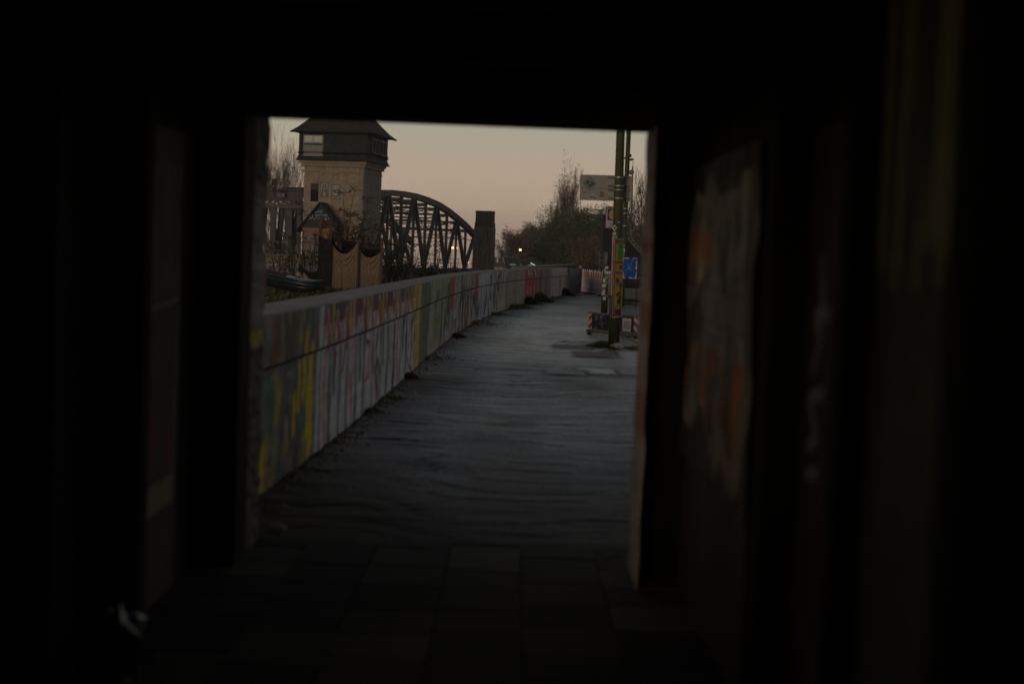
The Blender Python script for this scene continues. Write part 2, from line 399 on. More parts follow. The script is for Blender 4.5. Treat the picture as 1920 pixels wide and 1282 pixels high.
# bare earth where the paving is broken up, round the sign pole and along the right
def blob(x0, y0, rx, ry, sd): return np.clip(1.25 - np.hypot((Xg - x0)/rx, (Yg - y0)/ry) + (vn(Xg*3, Yg*1.2, sd) - .5)*.9, 0, .35)/.35
em = np.clip(blob(2.9, 27.0, 1.5, 3.2, 81) + blob(4.3, 46, 1.1, 9, 82) + blob(3.3, 33, .9, 3.0, 83), 0, 1)
et = vn(Xg*6, Yg*5, 84)[..., None]; cc = cc*(1-em[..., None]*.9) + (np.array([.16, .13, .095])*et + np.array([.10, .085, .065])*(1-et))*em[..., None]*.9
Z = Z + em*(.012 + (vn(Xg*7, Yg*6, 85) - .5)*.05)
for (x0, x1, y0, y1, cl) in ((.98, 1.50, 20.0, 20.9, (.85, .80, .74)), (1.56, 2.1, 20.1, 20.9, (.55, .49, .42)), (.55, 1.05, 19.6, 20.4, (.32, .30, .28)), (1.05, 1.75, 23.3, 24.6, (.26, .20, .16)), (.75, 1.45, 25.3, 26.3, (.22, .18, .15))):
    q_ = (Xg > x0)*(Xg < x1)*(Yg > y0)*(Yg < y1); e_ = (Xg > x0-.09)*(Xg < x1+.09)*(Yg > y0-.12)*(Yg < y1+.12)*(1-q_); cc = np.where(q_[..., None] > 0, np.array(cl)*(.8 + .4*vn(Xg*9, Yg*9, 86))[..., None], cc); cc = np.where(e_[..., None] > 0, cc*.4, cc); Z = np.where(q_ > 0, Z*.3 + .002, Z)
edge = np.clip(1 - (Xg - np.interp(Yg, WY, WX))/1.1, 0, 1)[..., None]*(.4 + .6*vn(Xg*2, Yg, 93))[..., None]; cc = cc*(1 - .75*edge) + np.array([.05, .042, .03])*.75*edge  # dark band along the wall foot: the wall's shade and dirt, painted together
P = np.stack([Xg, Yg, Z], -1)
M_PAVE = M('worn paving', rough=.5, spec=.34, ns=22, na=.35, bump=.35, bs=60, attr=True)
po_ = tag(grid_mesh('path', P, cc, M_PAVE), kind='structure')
# wet gloss varies over the paving: dull and gritty by the tunnel and the wall, smoother in the middle distance
slab_ = sum(((Xg > q[0])*(Xg < q[1])*(Yg > q[2])*(Yg < q[3])).astype(float) for q in ((.98, 1.50, 20.0, 20.9), (1.56, 2.1, 20.1, 20.9), (1.05, 1.75, 23.3, 24.6), (.75, 1.45, 25.3, 26.3)))
gl = .3*slab_ + .52 + .35*np.clip((13.0 - Yg)/4.5, 0, 1) + .30*edge[..., 0] + (vn(Xg*.7, Yg*.4, 95) - .5)*.22 - .20*np.clip((Yg - 14)/14, 0, 1)*np.clip((50 - Yg)/14, 0, 1)
ra = po_.data.attributes.new('Gloss', 'FLOAT', 'POINT'); ra.data.foreach_set('value', np.clip(gl, .27, .95).astype(np.float32).ravel())
t_ = M_PAVE.node_tree; an = t_.nodes.new('ShaderNodeAttribute'); an.attribute_name = 'Gloss'; t_.links.new(an.outputs['Fac'], t_.nodes['Principled BSDF'].inputs['Roughness'])

# larger slabs inside the tunnel mouth
V, Fc, Cc = [], [], []
rr = random.Random(3)
x = -1.85
while x < 1.3:
    dx = rr.choice([.38, .40, .44]); y = -4.2 + rr.uniform(-.3, 0); ye = 7.8 + rr.uniform(-.1, .12)
    while y < ye - .08:
        dy = rr.choice([.36, .40, .45, .60]); y1 = min(y + dy, ye); z0 = rr.uniform(-.002, .001); tx = rr.gauss(0, .002); ty = rr.gauss(0, .001)
        gx = rr.uniform(.002, .004); gy_ = rr.uniform(.007, .013); c = rr.uniform(.036, .080)*(1.6 if rr.random() < .15 else 1); b = len(V)
        pts = [(x+gx, y+gy_), (x+dx-gx, y+gy_), (x+dx-gx, y1-gy_), (x+gx, y1-gy_)]
        top = [(px, py, z0 + tx*(px-x-dx/2) + ty*(py-y-dy/2)) for px, py in pts]
        V += top + [(px, py, z0 - .02) for px, py, _ in top]
        Cc += [(c*1.06, c*.96, c*.86)]*4 + [(.006, .005, .004)]*4
        Fc += [(b, b+1, b+2, b+3)] + [(b+i, b+4+i, b+4+(i+1) % 4, b+(i+1) % 4) for i in range(4)]
        y = y1
    x += dx
b = len(V); V += [(-1.9, -4.6, -.016), (1.4, -4.6, -.016), (1.4, 7.7, -.016), (-1.9, 7.7, -.016)]; Cc += [(.012, .01, .008)]*4; Fc += [(b, b+1, b+2, b+3)]
tag(arr_mesh('tunnel_floor', V, Fc, M('tunnel slabs', rough=.9, spec=.12, ns=14, na=.25, bump=.4, attr=True), None, Cc), kind='structure')

# ground of the yard behind the wall and bare earth verge on the right
def verge(name, x0, x1, y0, y1, z, seed, ca, cb, rim=.35, nx=60, ny=90):
    """soft-edged low mound of earth lying on the paving"""
    u = np.linspace(-1, 1, nx); v = np.linspace(-1, 1, ny); U_, V_ = np.meshgrid(u, v, indexing='ij')
    ang = np.arctan2(V_, U_); rad = np.maximum(np.abs(U_), np.abs(V_)); wob = .82 + .3*vn(np.cos(ang)*3+9, np.sin(ang)*3+9, seed)
    X = (x0+x1)/2 + (x1-x0)/2*U_*wob; Y = (y0+y1)/2 + (y1-y0)/2*V_*wob
    Zz = z*np.clip((1-rad)/rim, 0, 1)**.5 - .03*(rad > .985) + (vn(X*5, Y*5, seed+1)-.5)*.035
    t = vn(X*3, Y*2, seed+2)[..., None]; cc = np.array(ca)*t + np.array(cb)*(1-t)
    o = grid_mesh(name, np.stack([X, Y, Zz - .005], -1), cc, M('earth', rough=.95, ns=18, na=.4, bump=.6, attr=True))
    return tag(o, kind='structure')
verge('yard_ground', -60, -2.9, 9.0, 112, .05, 31, (.06, .065, .02), (.04, .032, .02), rim=.05, nx=120, ny=200)

# ================================================================== TUNNEL
T = thing('pedestrian_tunnel', 'dark timber covered walkway around the camera with black posts and a wide low opening', 'tunnel', (0, 7.2, 0))
mb = MB(); mb.box((-.33, 2.5, 2.64), (2.9, 13.4, .06)); mb.build('roof_panel', M_WOOD, T)  # roof runs past the header, an unseen overhang added to shade the paving
for yy in (-2.6, -1.1, .4, 1.9, 3.3, 4.8, 6.2): mb = MB(); mb.box((-.33, yy, 2.50), (2.4, .09, .17)); mb.build('roof_joist', M_WOODX, T)
mb = MB(); mb.box((-.33, 7.2, 2.425), (2.95, .26, .35)); mb.build('header_beam', M_WOODX, T, bevel=.008)
mb = MB(); mb.box((-.33, -4.2, 1.25), (2.9, .06, 2.7)); mb.build('end_boards', M_WOOD, T)
def planks(xw, sgn, y0, y1, holes, seed):
    r = random.Random(seed); mb = MB(); y = y0
    while y < y1:
        w = r.uniform(.13, .2); ye = min(y + w, y1); dxx = r.uniform(0, .012)
        zs = [(-.05, 2.6)]
        for (a, b, z0, z1) in holes:
            if y < b and ye > a: zs = [(-.05, z0), (z1, 2.6)]
        for (z0, z1) in zs:
            mb.box((xw + sgn*(.016 + dxx), (y + ye)/2, (z0 + z1)/2), (.026, ye - y - .004, z1 - z0))
            mb.box((xw + sgn*.06, (y + ye)/2 + .01, (z0 + z1)/2), (.02, ye - y + .004, z1 - z0))
        y = ye
    return mb
planks(-1.55, -1, -4.2, 6.60, [(-3.2, -.7, 1.95, 2.58), (.3, 1.9, 1.05, 2.35), (2.3, 3.3, .35, 2.42)], 5).build('plank_wall', M_WOOD, T)  # openings added out of view so sun reaches the jamb and right wall
planks(-1.55, -1, 6.63, 7.3, [], 15).build('plank_wall', M_WOOD, T)
mb = MB(); mb.box((-1.575, 6.615, .97), (.05, .05, 2.03)); mb.box((-1.575, 6.615, 2.42), (.05, .05, .36)); mb.build('batten', M_WOOD, T)
planks(.88, 1, -4.2, 7.3, [], 6).build('plank_wall', M_WOOD, T)
for (px_, py_, w_, d_) in [(-1.48, 7.16, .27, .30), (-1.48, 5.47, .15, .12), (-1.48, 4.42, .14, .12), (-1.48, 2.12, .14, .12), (-1.48, .18, .14, .12), (-1.48, -1.5, .14, .12),
                           (.775, 7.14, .21, .28), (.83, 4.34, .12, .13), (.845, 3.53, .07, .1), (.82, 2.42, .14, .12), (.82, .9, .14, .12), (.82, -1.5, .14, .12)]:
    mb = MB(); mb.box((px_, py_, 1.25), (w_, d_, 2.5)); mb.build('post', M('near black post', (.008, .007, .006), .8, spec=.1, ns=3, na=.3, bump=.3), T, bevel=.006)  # posts coloured near black to stay dark under sun from the wall openings
# posters and paint layers pasted on the side walls
p = Paint(2.0, 2.05, .012, (.05, .04, .03))           # right wall Y 5.1 .. 7.1
p.c[:] = np.array([.21, .185, .145]); p.noise(.5, 2, 12)
for i in range(46):
    u = RNG.uniform(0, 2.0); z0 = RNG.uniform(1.35, 1.7); p.line([(u, z0), (u + RNG.normal()*.02, 2.05)], RNG.uniform(.01, .05), (.50, .50, .38) if i % 3 else (.07, .06, .04), .7, .02)
for i in range(30):
    u = RNG.uniform(.2, 2.0); z0 = RNG.uniform(.75, 1.1); p.line([(u, z0), (u + RNG.normal()*.02, z0 + RNG.uniform(.2, .5))], RNG.uniform(.03, .12), (.48, .15, .03) if i % 3 else (.10, .05, .04), .8, .03)
p.rect(1.0, 1.55, 2.0, 1.78, (.46, .15, .04), .7, .08)
p.rect(.1, 1.22, 2.0, 1.52, (.24, .21, .20), .8, .05)
for z in (1.27, 1.33, 1.47): p.line([(0, z), (2, z + .03)], .02, (.12, .08, .16), .6, .01)
p.line([(1.2, .95), (1.35, .88), (1.55, .98), (1.7, .86), (2.0, .94)], .09, (.42, .38, .36), .8, .04)
p.line([(.75, .55), (.95, 1.0)], .07, (.02, .018, .015), .95, .03)
p.line([(.2, 1.2), (.25, 1.3)], .05, (.5, .48, .45), .8, .03)
p.rect(-1, -1, 3, 1.5, (.13, .10, .08), .45, .35)  # lower part darkened: light fading downwards, painted into the poster
cut = .86 + .16*(vn(p.u*5, p.u*0 + 3, 97) - .5)*2 + .06*(vn(p.u*17, p.u*0 + 5, 98) - .5); p._mix(np.clip((cut - p.v)/.02, 0, 1)*.95, (.035, .026, .019))
tp_ = 2.0 - .16*vn(p.u*4, p.u*0 + 7, 99); p._mix(np.clip((p.v - tp_)/.02, 0, 1)*.95, (.02, .018, .014)); p._mix(np.clip((vn(p.u*7, p.v*3, 100) - .62)/.05, 0, 1)*.8, (.05, .04, .03))
p.build('poster_layer', (.872, 5.1, 0), (0, 1, 0), (0, 0, 1), M_PAINT, T, back=(.008, 0, 0), warp=lambda u, v: np.stack([-(vn(u*9, v*7, 41))*.03*(v > .65), u*0, v*0], -1))
p = Paint(.42, 2.0, .012, (.045, .02, .018)); p.noise(.4, 3, 6)    # right wall Y 3.8 .. 4.22
for pts in ([(.25, 1.62), (.2, 1.5), (.28, 1.42)], [(.12, 1.47), (.3, 1.46)], [(.2, 1.42), (.3, 1.3)], [(.15, 1.25), (.32, 1.22), (.2, 1.12), (.3, 1.08)], [(.18, 1.02), (.3, 1.0)]):
    p.line(pts, .035, (.30, .32, .36), .8, .02)
p.line([(0, .45), (.42, .62)], .03, (.2, .19, .18), .7, .02)
p.build('graffiti_panel', (.870, 3.8, 0), (0, 1, 0), (0, 0, 1), M_PAINT, T, back=(.008, 0, 0))
p = Paint(.93, 2.25, .012, (.05, .05, .026)); p.noise(.4, 4, 10)    # right wall Y 2.5 .. 3.43, ochre streaks near the top
for i in range(64):
    u = RNG.uniform(0, .93); z0 = RNG.uniform(1.5, 2.0); p.line([(u, z0), (u, 2.25)], RNG.uniform(.012, .05), (.27, .25, .11) if i % 2 else (.03, .028, .016), .7, .02)
p.build('streaked_panel', (.868, 2.5, 0), (0, 1, 0), (0, 0, 1), M_PAINT, T, back=(.008, 0, 0))
p = Paint(.78, 2.1, .012, (.05, .045, .05)); p.noise(.4, 5, 10)      # left wall Y 5.85 .. 6.58
p.rect(.05, 1.33, .78, 1.95, (.12, .11, .12), .8, .02)
for u in (.1, .2, .33, .42, .55, .66): p.line([(u, 1.3), (u + .02, 1.95)], .03, (.04, .035, .04), .8, .02)
p.rect(.1, .55, .72, .95, (.20, .025, .018), .8, .06); p._mix(np.clip((vn(p.u*14, p.v*9, 103) - .5)/.1, 0, 1)*.75, (.05, .04, .04)); p.rect(.1, .40, .72, .55, (.34, .25, .18), .9, .02)
p.line([(.7, .5), (.74, 1.3)], .02, (.3, .28, .3), .7, .01); p.line([(.06, 1.3), (.74, 1.34)], .02, (.3, .28, .22), .7, .01)
p.build('red_poster', (-1.541, 5.8, 0), (0, 1, 0), (0, 0, 1), M_PAINT, T, back=(-.008, 0, 0))
# the outer jambs, catching the sky
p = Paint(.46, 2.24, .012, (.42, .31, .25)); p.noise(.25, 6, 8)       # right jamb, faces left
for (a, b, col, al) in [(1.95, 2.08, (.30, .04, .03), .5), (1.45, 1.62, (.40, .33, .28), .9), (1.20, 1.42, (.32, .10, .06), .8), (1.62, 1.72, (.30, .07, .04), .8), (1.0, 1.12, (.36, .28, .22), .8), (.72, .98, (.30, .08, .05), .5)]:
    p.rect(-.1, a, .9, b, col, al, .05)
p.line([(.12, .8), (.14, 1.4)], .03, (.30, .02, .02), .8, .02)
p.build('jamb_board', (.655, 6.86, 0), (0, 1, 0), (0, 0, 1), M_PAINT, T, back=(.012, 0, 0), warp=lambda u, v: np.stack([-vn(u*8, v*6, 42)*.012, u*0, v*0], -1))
mb = MB(); mb.box((-1.47, 7.52, 1.25), (.2, .42, 2.6)); mb.build('outer_post', M_WOODX, T)
p = Paint(.42, 2.5, .012, (.05, .045, .045)); p.noise(.3, 7, 8)       # left jamb, wrapped in grey paper
p.rect(0, 1.16, .42, 1.92, (.30, .28, .29), .95, .01)
for i in range(26): z = RNG.uniform(1.18, 1.9); p.line([(0, z), (.42, z + RNG.normal()*.02)], .015, (.14, .13, .14) if i % 2 else (.42, .40, .40), .5, .01)
p.line([(0, 1.50), (.42, 1.49)], .025, (.55, .53, .5), .8, .015)
p.rect(.37, 1.16, .42, 1.50, (.34, .02, .05), .9, .01)
p.rect(-1, 1.06, .44, 1.165, (.45, .40, .04), .95, .01)
p.rect(-1, 1.90, .44, 1.95, (.22, .02, .02), .9, .02); p.rect(.25, 1.83, .44, 1.92, (.25, .2, .03), .6, .04)
p.build('jamb_wrap', (-1.362, 7.31, 0), (0, 1, 0), (0, 0, 1), M_PAINT, T, back=(-.006, 0, 0), warp=lambda u, v: np.stack([vn(u*14, v*22, 43)*.02, u*0, v*0], -1))

def crumple(name, c, r, mat, label, cat, seed, sq=(1, 1, .6), group=None):
    rs = random.getstate(); random.seed(seed); mb = MB(); mb.ball(c, r, 6, sq, .38); random.setstate(rs)
    return tag(mb.build(name, mat), label, cat, group)
c = gp(165, 1170); crumple('plastic_bag', (-1.36, 5.0, .13), .15, M('grey plastic', (.30, .32, .35), .3, ns=8, na=.2, bump=.3), 'crumpled pale plastic bag on the tunnel floor against the left wall', 'bag', 3, (.7, 1.2, .9))

# ================================================================== GRAFFITI WALL
arr = np.array(WB); co = WCO; Yw = []
yv = 7.75
while yv < arr[-1, 1]: Yw.append(yv); yv += max(.022, .0018 * yv)
Yw = np.array(Yw); Xw = np.polyval(co, Yw)
Sw = np.concatenate([[0], np.cumsum(np.hypot(np.diff(Xw), np.diff(Yw)))])
PXw = np.array([proj((x, y, .4))[0] for x, y in zip(Xw, Yw)])
tx = np.gradient(Xw, Sw); ty = np.gradient(Yw, Sw)     # tangent; normal towards the path is (ty, -tx)
def s_of(px): return float(np.interp(px, PXw, Sw))
def wall_at(px): s = s_of(px); return Vector((float(np.interp(s, Sw, Xw)), float(np.interp(s, Sw, Yw)), 0))
H_W, H_J = 1.15, .81
class WP(Paint):
    def __init__(s):
        s.nu = len(Sw); zz = np.concatenate([np.linspace(0, H_J - .012, 34), np.linspace(H_J + .012, H_W, 16)]); s.nv = len(zz)
        s.u = Sw[:, None]*np.ones((1, s.nv)); s.v = np.ones((s.nu, 1))*zz[None, :]; s.W = Sw[-1] + .01; s.H = H_W + .01
        s.px = PXw[:, None]*np.ones((1, s.nv)); s.c = np.ones((s.nu, s.nv, 3))*.2
    def zone(s, p0, p1, col, z0=-1, z1=9, a=1, soft=2.0):
        m_ = np.clip((s.px-p0)/soft+.5, 0, 1)*np.clip((p1-s.px)/soft+.5, 0, 1)*(s.v >= z0)*(s.v <= z1); s._mix(m_*a, col)
    def drip(s, px, z0, z1, w, col, a=.9, slant=0): 
        u = s_of(px); s.line([(u, z0), (u + slant*.5, (z0+z1)/2), (u + slant, z1)], w, col, a, max(.012, w*.5))
w = WP(); GR = (.37, .34, .30)
w.c[:] = np.array(GR)
WH = (.62, .62, .67); BK = (.020, .016, .035); RD = (.62, .025, .04); YE = (.62, .50, .01); GN = (.16, .34, .03); TE = (.06, .12, .11)
w.zone(0, 590, (.085, .13, .115)); w.zone(0, 600, (.17, .18, .165), z0=H_J)
rw = random.Random(9)
for i in range(60):
    px = rw.uniform(485, 588); z0 = rw.uniform(0, .75); w.drip(px, z0, z0 + rw.uniform(.1, .4), rw.uniform(.05, .22), rw.choice([(.03, .035, .035), (.12, .26, .22), (.22, .25, .19), (.05, .14, .12), (.18, .13, .10)]), .6)
for i in range(130):
    px = rw.uniform(480, 588); z = rw.uniform(.0, 1.1); w.disc(s_of(px), z, rw.uniform(.03, .14), rw.uniform(.03, .16), rw.choice([(.03, .04, .04), (.10, .24, .20), (.24, .27, .20), (.04, .10, .09), (.20, .13, .10), (.45, .36, .03), (.05, .05, .07), (.30, .30, .28)]), .55)
for i in range(12):
    px = rw.uniform(500, 600); w.drip(px, .85, rw.uniform(1.0, 1.15), rw.uniform(.06, .18), rw.choice([(.34, .04, .03), (.06, .06, .05), (.24, .28, .22), (.32, .28, .04)]), .7)
for (px, z0, z1, ww) in [(580, .05, .8, .17), (584, .1, .5, .14), (568, .5, .95, .10), (559, .45, .75, .10), (551, .3, .5, .1), (491, .05, .28, .12), (575, .2, .6, .08)]:
    w.drip(px, z0, z1, ww, (.75, .52, .01), .95)
# the long run of tall white letters with red heads, yellow wedges and black outlines
w.zone(592, 784, WH); w.zone(600, 784, (.10, .095, .11), z0=.98)
LP_ = [600, 619, 636, 652, 668, 684, 699, 713, 726, 739, 751, 762, 772, 782]
for i in range(len(LP_) - 1):
    u = s_of(LP_[i]); sp = s_of(LP_[i+1]) - u; j = lambda k_=.08: rw.uniform(-k_, k_)*sp
    top = rw.uniform(1.0, 1.1)
    w.line([(u + .12*sp, .62), (u + .42*sp + j(), top), (u + .75*sp, .62)], .34*sp, WH, .95, .03)
    w.line([(u + .40*sp + j(), top), (u + .62*sp + j(), .84 + j(.2))], .26*sp, RD, .95, .04)
    w.line([(u + .20*sp, 1.12), (u + .05*sp, .85), (u + .02*sp + j(), .45), (u - .02*sp, .0)], rw.uniform(.05, .14)*sp, BK, .92, .02)
    w.line([(u + .70*sp, 1.10), (u + .86*sp + j(), .7), (u + .80*sp + j(), .02)], rw.uniform(.06, .16)*sp, BK, .92, .02)
    if i % 2 == 0: w.line([(u + .92*sp, 1.15), (u + .96*sp, .9)], .24*sp, YE, .9, .03)
    if i % 3 != 1: w.line([(u + .5*sp, .8), (u + .42*sp + j(), rw.uniform(.3, .5))], .16*sp, RD, .75, .05)
    if i % 3 == 0: w.line([(u + .30*sp, .42), (u + .55*sp, .1)], .28*sp, RD, .6, .08)
    if i % 3 == 1: w.line([(u + .32*sp, .8), (u + .38*sp, .42)], .24*sp, BK, .85, .03)
    if i % 4 == 2: w.line([(u + .25*sp, .55), (u + .6*sp, .75)], .12*sp, BK, .8, .03)
for i in range(26):   # tangled tag lines over the whole run
    px = rw.uniform(596, 945); u = s_of(px); sc = max(.25, (s_of(px + 14) - u)); z = rw.uniform(.12, 1.0); pts_ = [(u, z)]
    for _ in range(rw.randint(2, 4)): pts_.append((pts_[-1][0] + rw.uniform(-.35, .45)*sc, min(1.13, max(.03, pts_[-1][1] + rw.uniform(-.34, .34)))))
    w.line(pts_, rw.uniform(.05, .10)*sc, rw.choice([BK, BK, WH, RD, (.10, .09, .13), (.34, .05, .06)]) if px < 790 else BK, .85, .02)
w.zone(778, 788, YE, a=.85); w.zone(770, 776, YE, z0=.75, a=.7)
w.zone(786, 802, (.13, .17, .13)); w.zone(788, 794, (.12, .22, .2), z1=.5, a=.6)
def mpp(px): return s_of(px + 1) - s_of(px)
w.zone(802, 843, (.42, .41, .38))
for i in range(26): px = rw.uniform(787, 844); w.drip(px, rw.uniform(-.1, .5), rw.uniform(.6, 1.15), rw.uniform(.7, 1.9)*mpp(px), rw.choice([BK, BK, (.06, .06, .05), GN, (.1, .12, .07)]), .85)
for px in (806, 814, 824, 834, 840): w.drip(px, .95, 1.15, .35, GN, .7)
for px in (812, 826, 829): w.drip(px, .35, .75, .25, GN, .8)
w.zone(843, 850.5, (.46, .05, .03), z0=.55); w.zone(850, 889, (.42, .38, .35))
for i in range(22): px = rw.uniform(851, 888); w.drip(px, rw.uniform(-.1, .8), rw.uniform(.8, 1.15), rw.uniform(.6, 1.5)*mpp(px), rw.choice([BK, (.05, .045, .05), (.10, .09, .12), (.40, .18, .03)]), .8)
w.zone(888, 895, (.48, .03, .06), z0=.5); w.zone(895, 919, (.50, .51, .60)); w.zone(889, 895, (.33, .34, .4), z1=.5)
for i in range(16): px = rw.uniform(893, 918); w.drip(px, rw.uniform(-.1, .5), rw.uniform(.4, .9), rw.uniform(.5, 1.0)*mpp(px), (.07, .07, .16), .8)
w.zone(919, 950, (.46, .43, .39))
for i in range(13): px = rw.uniform(919, 950); w.drip(px, rw.uniform(-.1, .8), rw.uniform(.7, 1.15), rw.uniform(.5, 1.3)*mpp(px), rw.choice([BK, (.06, .03, .06), (.05, .05, .05), (.11, .04, .06)]), .8)
for i in range(34):
    px = rw.uniform(800, 945); u = s_of(px); sc = max(.25, (s_of(px + 8) - u)); z = rw.uniform(.12, 1.0); pts_ = [(u, z)]
    for _ in range(rw.randint(2, 4)): pts_.append((pts_[-1][0] + rw.uniform(-.4, .5)*sc, min(1.13, max(.03, pts_[-1][1] + rw.uniform(-.3, .3)))))
    w.line(pts_, rw.uniform(.10, .20)*sc, rw.choice([BK, BK, (.06, .05, .10), (.55, .53, .52), GN if px < 845 else (.08, .05, .05)]), .8, .02)
w.zone(950, 988, (.38, .33, .27))
for i in range(8): px = rw.uniform(950, 988); w.drip(px, -.1, 1.15, .9*mpp(px), (.16, .13, .10), .6)
w.zone(983, 1008, (.34, .33, .33))
u0, u1 = s_of(986), s_of(1006)
for t in np.linspace(0, 1, 9):
    u = u0 + (u1-u0)*t; w.line([(u, rw.uniform(.05, .3)), (u + rw.uniform(-.3, .3), rw.uniform(.9, 1.12))], .55, (.48, .03, .045), .95, .08)
for t in (.2, .45, .8): u = u0 + (u1-u0)*t; w.line([(u, .1), (u - .1, .5)], .14, WH, .8, .08); w.line([(u - .3, 1.1), (u + .2, .95)], .12, WH, .8, .08)
w.zone(1008, 1034, (.26, .24, .25)); w.drip(1017, .1, 1.0, 1.4, (.48, .13, .09), .6); w.drip(1012, .2, .7, 1.0, (.05, .05, .06), .7); w.drip(1024, .0, .9, 1.0, (.12, .11, .13), .6)
w.zone(1033, 1064, (.60, .50, .47))
for i in range(26): px = rw.uniform(1033, 1062); w.drip(px, rw.uniform(-.1, .7), rw.uniform(.7, 1.15), rw.uniform(.5, 1.2)*mpp(px), rw.choice([(.16, .12, .13), (.36, .25, .24), (.12, .1, .1), (.36, .26, .06)]), .5)
w.noise(.16, 12, 40)
for u in np.arange(3.1, Sw[-1], 3.6): w.line([(u, -.1), (u, 1.2)], .018, (.05, .045, .04), .8, .012)
w.c *= (.78 + .22*np.clip(w.v / .12, 0, 1))[..., None] if False else 1
TH = .38; WALL = thing('graffiti_wall', 'long low concrete wall covered in dripping graffiti along the left side of the path', 'wall', (Xw[0], Yw[0], 0))
rec = .02
nx = np.stack([ty, -tx], -1)
face = np.array([[Xw[i] + (0 if z < H_J else .014)*nx[i, 0], Yw[i] + (0 if z < H_J else .014)*nx[i, 1], z] for i in range(len(Sw)) for z in w.v[0]]).reshape(len(Sw), w.nv, 3)
face += (vn(w.u*6, w.v*6, 51)[..., None]-.5)*.012*np.array([1, 0, 0])
nj = int((w.v[0] < H_J).sum())
grid_mesh('lower_wall', face[:, :nj], w.c[:, :nj], M_PAINT, WALL)
grid_mesh('upper_course', face[:, nj:], w.c[:, nj:], M_PAINT, WALL)
def wall_strip(off0, z0, off1, z1, name, mat, jit=0):
    a = np.stack([Xw + off0*nx[:, 0], Yw + off0*nx[:, 1], np.full(len(Xw), z0)], -1); b = np.stack([Xw + off1*nx[:, 0], Yw + off1*nx[:, 1], np.full(len(Xw), z1)], -1)
    P = np.stack([a + (b-a)*t for t in np.linspace(0, 1, 6)], 1)
    if jit: P[:, 1:-1, 2] += (vn(P[:, 1:-1, 0]*5, P[:, 1:-1, 1]*5, 61)-.5)*jit
    return grid_mesh(name, P, None, mat, WALL)
wall_strip(-.05, H_J - .012, -.05, H_J + .012, 'joint_bed', M_BLK)
wall_strip(0.0, H_J - .012, -.05, H_J - .012, 'joint_ledge', M_CONC); wall_strip(-.05, H_J + .012, .014, H_J + .012, 'joint_soffit', M_CONC)
wall_strip(.014, H_W, -.0, H_W + .012, 'cap_edge', M_CAP); wall_strip(-.0, H_W + .012, -TH, H_W + .012, 'cap_top', M_CAP, .012)
wall_strip(-TH, H_W + .012, -TH, -.06, 'rear_face', M_CONC)
# end caps
for i in (0, -1):
    mb = MB(); a = Vector((Xw[i], Yw[i], 0)); n_ = Vector((nx[i, 0], nx[i, 1], 0))
    q = [a + n_*.0 + Vector((0, 0, -.06)), a + Vector((0, 0, H_W + .01)), a - n_*TH + Vector((0, 0, H_W + .01)), a - n_*TH + Vector((0, 0, -.06))]
    mb.poly(q if i else q[::-1]); mb.build('end_face', M_CONC, WALL)
# hoarding beyond the end of the wall
a = Vector((Xw[-1] + .10, Yw[-1] + .08, -.05)); b = gp(1086, 549.5); b.z = -.05
L = (b - a).length; p = Paint(L, 1.17, .03, (.16, .20, .22))
for i in range(60): u = RNG.uniform(0, L); z0 = RNG.uniform(-.2, .8); p.line([(u, z0), (u + RNG.normal()*.03, z0 + RNG.uniform(.2, .6))], RNG.uniform(.04, .12), [(.04, .06, .16), (.03, .04, .05), (.22, .28, .28), (.06, .14, .13), (.05, .08, .22)][i % 5], .7, .03)
HB = thing('hoarding', 'short blue grey graffiti covered hoarding with pale end posts after the wall', 'fence', a)
p.build('painted_board', a, b - a, (0, 0, 1), M_PAINT, HB, back=(.0, .05, 0))
for q, hh, ww in ((a, 1.2, .10), (b, 1.30, .14)):
    mb = MB(); mb.box((q.x, q.y, hh/2 - .05), (ww, .12, hh)); mb.build('post', M_CAP, HB, bevel=.01)

# ================================================================== CONTROL TOWER BY THE BRIDGE
FR = Vector((-13.02, 120, 0)); tu = Vector((.98, -.196, 0)).normalized(); tv = Vector((.196, .98, 0)).normalized()
TWR = Matrix((tu, tv, Vector((0, 0, 1)))).transposed(); ZB = -.6
def Tw(a, b, z): return FR + tu*a + tv*b + Vector((0, 0, z))
def tbox(mb, a0, a1, b0, b1, z0, z1): mb.box(Tw((a0+a1)/2, (b0+b1)/2, (z0+z1)/2), (abs(a1-a0), abs(b1-b0), abs(z1-z0)), rot=TWR); return mb
TW = thing('bridge_tower', 'square cream rendered tower with slate clad top room and mossy hipped roof beside the bridge', 'tower', Tw(-2.6, 2.6, ZB))
mb = MB(); tbox(mb, -5.2, 0, .06, 5.2, ZB, 8.55); mb.build('shaft', M_STUCCO, TW)
p = Paint(5.2, 8.55 - ZB, .045, (.37, .29, .215)); p.noise(.2, 21, 12); zb = -ZB
def fx(x): return (x - 568) / 21.15
def fz(y): return 1.6 + (465 - y)*.045 + zb
p.rect(-1, fz(420), 1.7, fz(385), (.36, .33, .32), .5, .4); p.rect(-1, 0, 9, fz(440), (.22, .17, .13), .5, .4)
p.rect(4.75, 0, 5.3, 9.5, (.27, .24, .22), .7, .1)
for i in range(26): u = RNG.uniform(0, 5.2); z1 = RNG.uniform(8.3, 8.6) + zb; p.line([(u, z1), (u, z1 - RNG.uniform(.3, 1.6))], RNG.uniform(.04, .15), (.24, .185, .14), .4, .08)
for i in range(16): u = fx(RNG.uniform(600, 632)); p.line([(u, fz(328)), (u + .25, fz(326))], .12, (.22, .16, .11), .35, .08)
for (x0, x1, y0, y1) in ((600, 613, 343, 368), (621, 635, 346, 372)): p.rect(fx(x0) - .06, fz(y1) - .06, fx(x1) + .06, fz(y0) + .06, (.03, .028, .03), .9, .03); p.rect(fx(x0), fz(y1), fx(x1), fz(y0), (.42, .40, .39), .95, .03)
ax, az = fx(606.5), fz(356)
